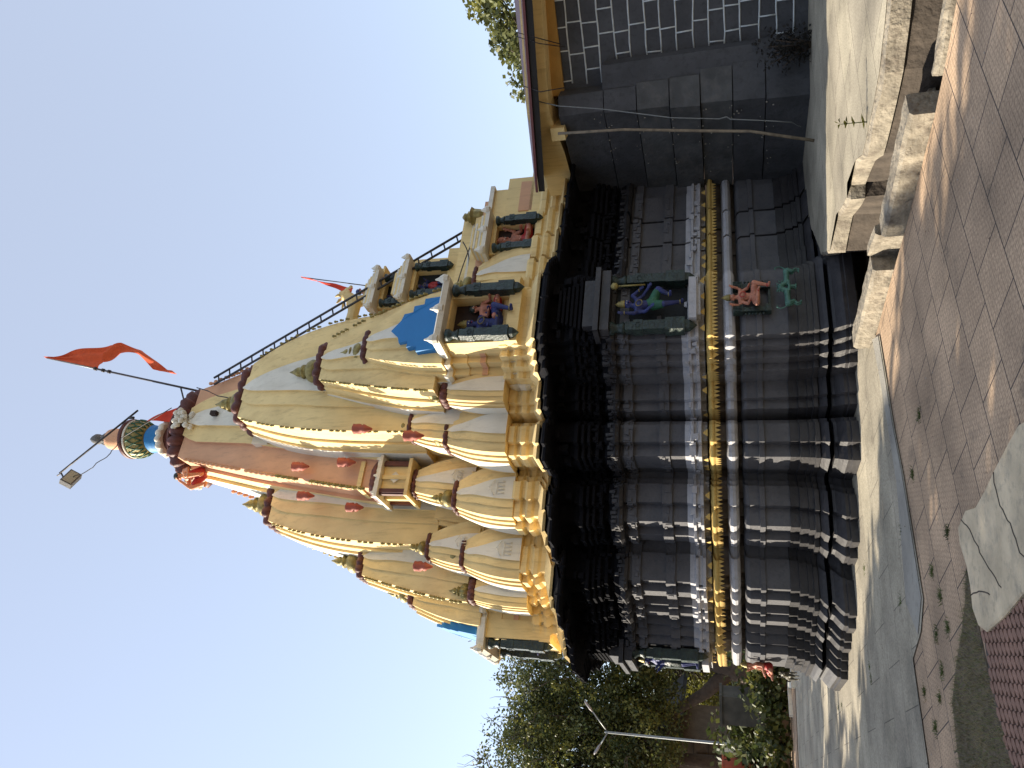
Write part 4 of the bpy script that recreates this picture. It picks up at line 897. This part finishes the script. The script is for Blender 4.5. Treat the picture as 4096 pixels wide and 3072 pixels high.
q = MB(); q.tube([(4.40, 11.62, 4.4), (4.25, 11.6, 3.99), (4.10, 11.55, 3.29), (3.85, 11.55, 2.27), (3.74, 11.5, 1.6), (3.76, 11.5, 1.5), (3.72, 11.5, 1.45), (3.62, 11.5, .83), (3.58, 11.5, .62), (3.50, 11.5, .5)], .009, IRB, n=5)
tag(q.build('hanging_wire'), 'pale kinked wire hanging down the rough coursed wall beside the pole', 'wire')
for k, pts in enumerate([[(4.5, 11.30, 4.44), (4.38, 11.3, 4.18), (4.42, 11.36, 3.80)], [(5.1, 10.95, 4.44), (4.95, 10.95, 4.1), (5.0, 11.3, 3.79)], [(5.15, 10.92, 4.44), (5.03, 10.92, 4.14), (5.05, 11.3, 3.85)]]):
    q = MB(); q.tube(pts, .008, IRN, n=5); tag(q.build('roof_wire'), ['black wire looped under the red sheet roof, nearest the temple', 'outer black wire looped over the yellow beam near the photo edge', 'inner black wire looped over the yellow beam near the photo edge'][k], 'wire')

# ================================================================ VEGETATION
def leaves(mb, cs, n, size, M, rnd, flat_=.6, droop=0):
    for (c, r_) in cs:
        for _ in range(n):
            while True:
                v = Vector((rnd.uniform(-1, 1), rnd.uniform(-1, 1), rnd.uniform(-1, 1)))
                if v.length < 1: break
            p = Vector(c)+v*r_; s_ = size*rnd.uniform(.6, 1.3)
            d = Vector((rnd.uniform(-1, 1), rnd.uniform(-1, 1), rnd.uniform(-1, .5)-droop)).normalized(); e = d.cross(Vector((rnd.uniform(-1, 1), rnd.uniform(-1, 1), rnd.uniform(-1, 1)))).normalized()*s_*.32
            k = len(mb.v); mb.v += [tuple(p), tuple(p+d*s_*.5+e), tuple(p+d*s_), tuple(p+d*s_*.5-e)]; mb.f.append((k, k+1, k+2, k+3)); mb.mi.append(mb.m(M)); mb.sm.append(False)
def tree(name, label, base, trunk, blobs, n_cl, n_lf, clr, size, mats_, seed, cat='tree', group=None, twigs=0, shell=.55):
    rnd = random.Random(seed); t = empty(name, base); tag(t, label, cat, group); B = Vector(base)
    q = MB()
    for pts, r_ in trunk:
        n_ = len(pts); q.tube([Vector(p)-B for p in pts], [r_*(1-.75*i/(n_-1)) for i in range(n_)], BRK, n=9)
    cr = MB(); tot = sum(b[1][0]*b[1][1]*b[1][2] for b in blobs)
    ends = [Vector(p[-1]) for p, _ in trunk]
    for c, rad in blobs:
        k = int(n_cl*rad[0]*rad[1]*rad[2]/tot)
        for i in range(k):
            v = Vector((rnd.gauss(0, 1), rnd.gauss(0, 1), rnd.gauss(0, 1))).normalized()*(shell+(1.08-shell)*rnd.random()**.7)
            p = Vector((c[0]+v.x*rad[0], c[1]+v.y*rad[1], c[2]+v.z*rad[2]))-B
            if p.z+B.z < .5: continue
            leaves(cr, [(p, clr*rnd.uniform(.5, 1.25))], n_lf, size, rnd.choice(mats_), rnd)
            if rnd.random() < .25:
                e = min(ends, key=lambda a: (a-B-p).length)-B; m_ = e.lerp(p, .5)+Vector((rnd.uniform(-.3, .3), rnd.uniform(-.3, .3), rnd.uniform(-.1, .4)))
                q.tube([e, m_, p], [.05, .03, .012], BRK, n=5)
    for i in range(twigs):
        c, rad = rnd.choice(blobs); v = Vector((rnd.gauss(0, 1), rnd.gauss(0, 1), abs(rnd.gauss(0, 1)))).normalized()
        p = Vector((c[0]+v.x*rad[0], c[1]+v.y*rad[1], c[2]+v.z*rad[2]))-B; pts = [p]
        for j in range(4): pts.append(pts[-1]+(v+Vector((rnd.uniform(-.8, .8), rnd.uniform(-.8, .8), rnd.uniform(-.5, .6))))*.22)
        q.tube(pts, [.02, .016, .012, .008, .005], BRK, n=4)
    q.build('trunk', t); cr.build('crown', t, recalc=False)
    return t
mat_lit = leafmat('sunlit yellow leaf', (.34, .34, .05))  # leaf colour brightened to stand in for sun on the far foliage
tree('mango_tree', 'big dense dark tree with a forked trunk behind the far left corner of the temple', (-10.9, 29.5, .4),
    [([(-10.9, 29.5, .3), (-10.78, 29.5, 1.6), (-10.44, 29.5, 2.6), (-9.76, 29.5, 4.2), (-9.76, 29.5, 5.5)], .42), ([(-10.78, 29.5, 1.7), (-11.69, 29.5, 2.6), (-12.71, 29.7, 4.0), (-13.39, 29.9, 5.5)], .30), ([(-12.48, 29.7, 3.7), (-14.07, 29.5, 4.4), (-15.44, 29.5, 5.4)], .16)],
    [((-11.58, 30, 7.3), (2.9, 2.4, 3.1)), ((-14.3, 30, 7.1), (3.0, 2.4, 3.1)), ((-9.53, 29.8, 6.0), (1.9, 2, 2.5)), ((-12.94, 29.5, 5.0), (2.7, 1.9, 1.5)), ((-16.57, 30.5, 7.0), (2.4, 2.2, 2.6)), ((-10.21, 31, 3.6), (1.0, .8, 1.1))],
    1500, 60, .50, .13, [LF1, LF3, LF3, LF2], 2, group='trees behind the temple court', twigs=60)
tree('tall_tree', 'tall sparse tree with bare twigs at the crown, rearmost at the far left', (-15, 31, .4),
    [([(-15, 31, .3), (-15, 31, 4), (-15.3, 31, 8), (-14.6, 31, 10.5)], .35), ([(-15.1, 31, 7), (-16.4, 31, 9.5), (-16.9, 31, 11)], .18)],
    [((-15.8, 31, 9.6), (2.6, 2.2, 2.3)), ((-13.6, 31, 8.6), (2.0, 2, 1.9))], 260, 34, .5, .15, [LF1, LF3], 5, group='trees behind the temple court', twigs=80, shell=.3)
tree('sunlit_tree', 'bright yellow green tree seen through the gap between the two trunks', (-13.2, 38, .4), [([(-13.2, 38, .3), (-13.2, 38, 2), (-13, 38, 4)], .25)],
    [((-13.6, 38, 3.6), (3.6, 2.6, 2.0)), ((-16.5, 39, 4.2), (3, 2.6, 2.6)), ((-9.5, 39, 3.6), (2.6, 2, 2.2))], 420, 44, .55, .17, [mat_lit, LF2, LF3], 7, group='trees behind the temple court')
tree('roadside_tree', 'yellow green leafy tree showing above the red sheet roof of the hall', (10.2, 23, .4), [([(10.2, 23, .3), (10.2, 23, 3), (10, 23, 5), (9.6, 23, 6.4)], .25)],
    [((9.9, 23, 6.6), (1.5, 1.5, 1.25)), ((11.8, 23, 7.3), (1.7, 1.6, 1.5)), ((8.7, 23, 5.8), (.9, .9, .8))], 210, 38, .36, .19, [LF2, LF3, LF3], 9, twigs=6)
def bush(name, label, c, r_, n, size, mats_, seed, cat='shrub', group=None):
    rnd = random.Random(seed); t = empty(name, c); tag(t, label, cat, group); q = MB(); cr = MB()
    for i in range(9):
        v = Vector((rnd.uniform(-1, 1)*r_[0], rnd.uniform(-1, 1)*r_[1], rnd.uniform(.5, 1)*r_[2]*1.6)); q.tube([Vector((0, 0, -.05)), v*.5+Vector((0, 0, .1*r_[2])), v*.95], [.02, .013, .006], BRK, n=5)
    for i in range(n):
        v = Vector((rnd.gauss(0, .5)*r_[0], rnd.gauss(0, .5)*r_[1], abs(rnd.gauss(.7, .5))*r_[2])); leaves(cr, [(v, .12*sum(r_))], 9, size, rnd.choice(mats_), rnd)
    q.build('stem', t); cr.build('foliage', t, recalc=False); return t
bush('low_shrub', 'broad leaved bush by the grey cement tank at the far left', (-10.6, 25.2, .45), (1.1, .6, .9), 110, .26, [LF1, LF3], 21, group='bushes along the far edge of the court')
bush('low_shrub', 'dark bush at the foot of the lamp post', (-12.6, 26.5, .45), (1.3, .7, .9), 120, .24, [LF1], 22, group='bushes along the far edge of the court')
bush('low_shrub', 'dark undergrowth just left of the temple plinth corner', (-7.9, 24.6, .42), (1.1, .7, .8), 130, .2, [LF1, LF3], 23, group='bushes along the far edge of the court')
for k, (x, y) in enumerate([(-8.6, 23.7), (-9.5, 23.5), (-10.5, 23.3), (-11.5, 23.0), (-12.6, 22.9)]):
    bush('low_shrub', 'low leafy plant in the row of bushes where the court meets the trees', (x, y, .02 if y < 23.4 else .1), (.62, .4, .62), 60, .2, [LF1, LF3] if k % 2 else [LF3, LF1, LF2], 31+k, group='row of low plants at the court edge')
bush('roof_shrub', 'small shrub growing out of the left porch roof against the sky', T(3.35, -1.55, 5.65), (.34, .3, .58), 26, .13, [LF1], 24)
bush('wall_creeper', 'dark dry bush at the foot of the smooth hall wall', (4.62, 11.45, .34), (.26, .18, .40), 70, .06, [mat('withered dark leaf', (.016, .014, .011), .9)], 25)
bush('drain_plant', 'small green weed sprouting in the drain at the photo edge', (3.55, 7.55, -.30), (.16, .14, .18), 16, .10, [LF2, LF3], 26)
# sapling in the drain
e_ = empty('sapling', (2.26, 7.42, -.30)); tag(e_, 'thin sapling with a few pale green leaves rising out of the drain beside the kerb', 'sapling')
q = MB(); q.tube([(0, 0, 0), (.0, 0, .3), (-.02, -.01, .62), (-.02, -.02, .86)], [.012, .009, .006, .003], LF3, n=6); q.tube([(0, 0, .1), (.07, 0, .3), (.09, 0, .48)], [.008, .006, .003], LF3, n=6); q.build('stem', e_)
q = MB(); rr = random.Random(6)
for z in (.30, .34, .38, .46, .56, .66, .74, .80, .86, .28):
    for s_ in (-1, 1, 0):
        c = Vector((-.01, 0, z)); d = Vector((s_*1.0+rr.uniform(-.3, .3), rr.uniform(-1, .2), rr.uniform(-.1, .7))).normalized(); L2 = .12*(1.15-z) + .025; e = d.cross(Vector((0, .4, 1))).normalized()*L2*.34
        k = len(q.v); q.v += [tuple(c), tuple(c+d*L2*.5+e+Vector((0, 0, .01))), tuple(c+d*L2), tuple(c+d*L2*.5-e+Vector((0, 0, .01)))]; q.f.append((k, k+1, k+2, k+3)); q.mi.append(q.m(LF2)); q.sm.append(False)
for s_ in range(7):
    c = Vector((.085, 0, .40+.01*s_)); d = Vector((math.cos(s_*.9), math.sin(s_*.9), .2)).normalized(); e = d.cross(Vector((0, 0, 1))).normalized()*.03
    k = len(q.v); q.v += [tuple(c), tuple(c+d*.05+e), tuple(c+d*.10), tuple(c+d*.05-e)]; q.f.append((k, k+1, k+2, k+3)); q.mi.append(q.m(LF2)); q.sm.append(False)
q.build('foliage', e_, recalc=False)
# dry grass strip and tufts in the joints
GP = [(-1.36, 6.06), (-1.62, 6.10), (-1.9, 6.22), (-2.15, 6.36), (-2.5, 6.5), (-2.95, 6.32), (-3.4, 5.6), (-2.9, 4.6), (-2.35, 5.16), (-2.1, 5.47), (-1.93, 5.62), (-1.72, 5.78), (-1.5, 5.9)]
gr = flat('soil_strip', GP, .004, mat('dusty verge soil', (.13, .10, .065), .95, .35, 9, .9, 30)); struct(gr)
q = MB(); rr = random.Random(12); n_ = 0
while n_ < 9000:
    x, y = rr.uniform(-3.4, -1.3), rr.uniform(4.6, 6.55)
    if not inpoly(x, y, GP): continue
    n_ += 1; h = rr.uniform(.012, .05); a = rr.uniform(0, 6.28); dx, dy = math.cos(a), math.sin(a); ln = rr.uniform(.3, 1.3)*h*1.6; wq = .0022
    k = len(q.v); q.v += [(x-dy*wq, y+dx*wq, .003), (x+dy*wq, y-dx*wq, .003), (x+dx*ln, y+dy*ln, h)]; q.f.append((k, k+1, k+2)); q.mi.append(q.m(GRS if rr.random() < .82 else GRG)); q.sm.append(False)
o = q.build('dry_grass', recalc=False); tag(o, 'dry trampled grass growing in the verge beside the pavers', 'grass'); o['kind'] = 'stuff'
q = MB()
for (x, y) in [(-1.75, 6.75), (-2.1, 6.9), (-2.35, 6.75), (-2.6, 6.85), (-1.62, 7.0), (-2.2, 8.2), (-1.5, 8.1), (-2.75, 7.35), (-2.9, 7.0), (-3.62, 9.95), (-3.5, 10.05), (-2.36, 10.25), (-.9, 7.6), (-1.2, 6.5), (-5.0, 12.6), (-5.2, 13.0), (-1.95, 6.55), (-.35, 7.3)]:
    for i in range(90):
        a = rr.uniform(0, 6.28); r_ = rr.uniform(0, .05); px, py = x+r_*2.2*math.cos(R(37))*rr.uniform(-1, 1)+r_*.3*math.cos(a), y+r_*2.2*math.sin(R(37))*rr.uniform(-1, 1)+r_*.3*math.sin(a); h = rr.uniform(.006, .035)
        k = len(q.v); q.v += [(px-.003, py, .003), (px+.003, py, .003), (px+math.cos(a)*h, py+math.sin(a)*h, h)]; q.f.append((k, k+1, k+2)); q.mi.append(q.m(GRG if i % 3 else LF1)); q.sm.append(False)
o = q.build('joint_weeds', recalc=False); tag(o, 'tiny green weeds in the joints of the paving and path', 'weeds'); o['kind'] = 'stuff'
q = MB(); 
for i in range(260):
    x, y = rr.uniform(-4.5, 3.0), rr.uniform(4.8, 11)
    z = .022 if y < 9.2 else .02
    if x > .3 and y > 9.2-(x-.3)*1.6: continue
    s_ = rr.uniform(.006, .02); a = rr.uniform(0, 6.28)
    k = len(q.v); q.v += [(x, y, z), (x+s_*math.cos(a), y+s_*math.sin(a), z+.006), (x+s_*1.4*math.cos(a+.5), y+s_*1.4*math.sin(a+.5), z+.002), (x+s_*.7*math.cos(a+1.1), y+s_*.7*math.sin(a+1.1), z+.004)]
    q.f.append((k, k+1, k+2, k+3)); q.mi.append(q.m(SOL if i % 3 else CMT2)); q.sm.append(False)
o = q.build('ground_litter', recalc=False); tag(o, 'scattered crumbs of leaf and grit on the paving', 'litter'); o['kind'] = 'stuff'

# ================================================================ FAR LEFT COURT
struct(flat('far_terrace', [(-5, 24.2), (-30, 23.4), (-60, 60), (-2, 60)], .42, SOL, .45))
struct(flat('far_paving', [(-7.7, 21.9), (-9.4, 21.4), (-11.5, 20.8), (-20, 17), (-30, 23.2), (-5, 23.8)], .014, PAV))
q = MB()
for a, b in (((-7.75, 21.85), (-8.15, 21.55)), ((-8.15, 21.55), (-8.75, 23.2)), ((-8.75, 23.2), (-9.35, 22.6))): 
    d = Vector((b[0]-a[0], b[1]-a[1])); q.box(((a[0]+b[0])/2, (a[1]+b[1])/2, .05), (d.length+.1, .14, .12), WHT, math.atan2(d.y, d.x))
tag(q.build('white_kerb'), 'white painted zigzag kerb round the far tiled court', 'kerb')
lp = empty('lamp_post', (-11.9, 26, .42)); tag(lp, 'grey lamp post with two slanting arms in front of the big tree', 'lamp post')
q = MB(); q.lathe((0, 0, 0), [(.07, 0), (.07, .3), (.048, .32), (.038, 5.3), (.032, 5.42)], IRB, n=12); q.build('post', lp)
for s_, ex, ez in ((1, .70, .55), (-1, .48, .30)):
    q = MB(); q.tube([(0, 0, 5.3), (s_*ex, 0, 5.3+ez)], .024, IRB, n=7); a_ = q.build('arm', lp)
    q = MB(); c = Vector((s_*ex, 0, 5.3+ez)); d = Vector((s_*ex, 0, ez)).normalized(); q.tube([c-d*.05, c+d*.08, c+d*.32, c+d*.38], [.03, .05, .042, .015], mat('grey lamp casing', (.28, .25, .24), .5), n=8); q.build('lamp_head', a_)
q = MB(); q.box((-.08, -.12, 1.35), (.22, .12, .28), WHT); q.build('meter_box', lp)
hs = empty('stone_building', (-16.6, 33.5, .3), 0, 1.12); tag(hs, 'low stone building with a steep dark roof at the far left edge', 'building')
q = MB(); q.box((-.4, 0, 1.7), (4.6, 3, 3.4), LGT); 
for k in range(6): q.box((-.4, -1.52, .5+k*.52), (4.6, .05, .03), BRK)
q.build('wall', hs)
q = MB()
for a, b, z0, z1 in ((2.9, -.3, 2.9, 6.4), (-3.6, -.3, 2.6, 6.4)):
    q.loft([[(a, -2.0, z0), (b, -2.0, z1), (b, -2.0, z1+.16), (a, -2.0, z0+.16)], [(a, 2.0, z0), (b, 2.0, z1), (b, 2.0, z1+.16), (a, 2.0, z0+.16)]], SOF)
q.build('roof', hs)
q = MB(); q.poly([(-2.6, -1.49, 3.4), (1.8, -1.49, 3.4), (-.3, -1.49, 6.1)], LGT); q.build('gable', hs)
q = MB(); q.box((1.0, -1.55, 2.0), (.7, .1, 1.0), SOF); q.build('window', hs)
q = MB(); q.box((0, 0, .55), (.85, .9, 1.3), mat('mossy cement', (.075, .072, .06), .9, .3, 4)); q.box((0, 0, 1.22), (.95, 1.0, .08), mat('mossy cement', (.14, .13, .11))); t_ = q.build('cement_tank'); t_.location = (-10.05, 24.6, .75)
tag(t_, 'square mossy cement tank half hidden by bushes', 'water tank')
q = MB(); q.box((0, 0, .75), (1.8, .9, 1.4), ORG); q.box((0, -.47, .75), (1.6, .04, 1.2), ORG); q.box((0, 0, 1.48), (1.9, 1.0, .06), ORG); t_ = q.build('orange_cabin'); t_.location = (-13.45, 26.2, .5)
tag(t_, 'orange red painted metal box at the bottom left edge of the court', 'metal box')
q = MB(); q.box((0, 0, .3), (2.6, .4, 1.7), mat('red brown plaster', (.17, .07, .05), .9, .3, 4, .5)); q.box((0, 0, 1.18), (2.7, .5, .08), mat('red brown plaster', (.17, .07, .05))); t_ = q.build('brown_wall'); t_.location = (-8.0, 27.2, .4)
tag(t_, 'low red brown wall behind the temple corner', 'wall')
q = MB(); q.box((0, 0, 1.1), (60, .3, 2.2), mat('dark far wall', (.08, .06, .045), .9, .3, 2)); q.box((0, 0, 2.24), (60, .4, .08), mat('dark far wall', (.08, .06, .045))); t_ = q.build('boundary_wall'); t_.location = (-14, 44, .4)
tag(t_, 'dark boundary wall far behind the trees', 'wall')
for i in range(9):
    x = -34+i*4.4; tree('backdrop_tree', 'distant leafy tree in the row behind the boundary wall', (x, 50, .4), [([(x, 50, .3), (x, 50, 3), (x+.3, 50, 5)], .3)], [((x, 50, 4.2+.6*(i % 3)), (2.9, 2.2, 2.6))], 90, 40, .8, .30, [LF1, LF3, LF2], 40+i, group='row of trees behind the boundary wall')
# trees standing left of the photographer; their shade falls across the court
ST = [(-15.2, 11.3, 5.9), (-13.4, 10.4, 5.9), (-11.6, 9.4, 5.9), (-10.2, 8.3, 6.0), (-9.6, 6.7, 6.1), (-9.6, 5.0, 6.2), (-9.6, 3.3, 6.3), (-10.0, 1.5, 6.4), (-10.6, -.4, 6.5), (-16.6, 13.0, 5.7), (-17.0, 15.2, 5.8), (-17.2, 17.6, 5.9), (-17.5, 20.0, 6.0), (-18.2, 22.4, 6.0)]
for i, (x, y, hh) in enumerate(ST):
    tree('court_tree', 'leafy court tree beside the photographer, outside the photo', (x, y, 0), [([(x, y, -.1), (x, y, 1.5), (x+.1, y, 3.2)], .2)], [((x, y, hh-1.5), (1.25, 1.15, 1.5)), ((x-.3, y-.6, 2.6), (1.3, 1.3, 1.9))], (230 if i < 4 or i > 8 else 185), 34, .42, .28, [LF1, LF3], 70+i, group='court trees outside the photo')
for i in range(9):  # unseen trees added behind the camera to cut sky light on the walls
    x, y = -14+i*4.6, -9-.25*i; tree('court_tree', 'unseen leafy tree added behind the photographer to block sky light', (x, y, 0), [([(x, y, -.1), (x, y, 2.5), (x+.2, y, 6)], .3)], [((x, y, 6.0), (3.0, 2.0, 4.2))], 110, 26, .9, .5, [LF1, LF3], 90+i, group='court trees outside the photo')
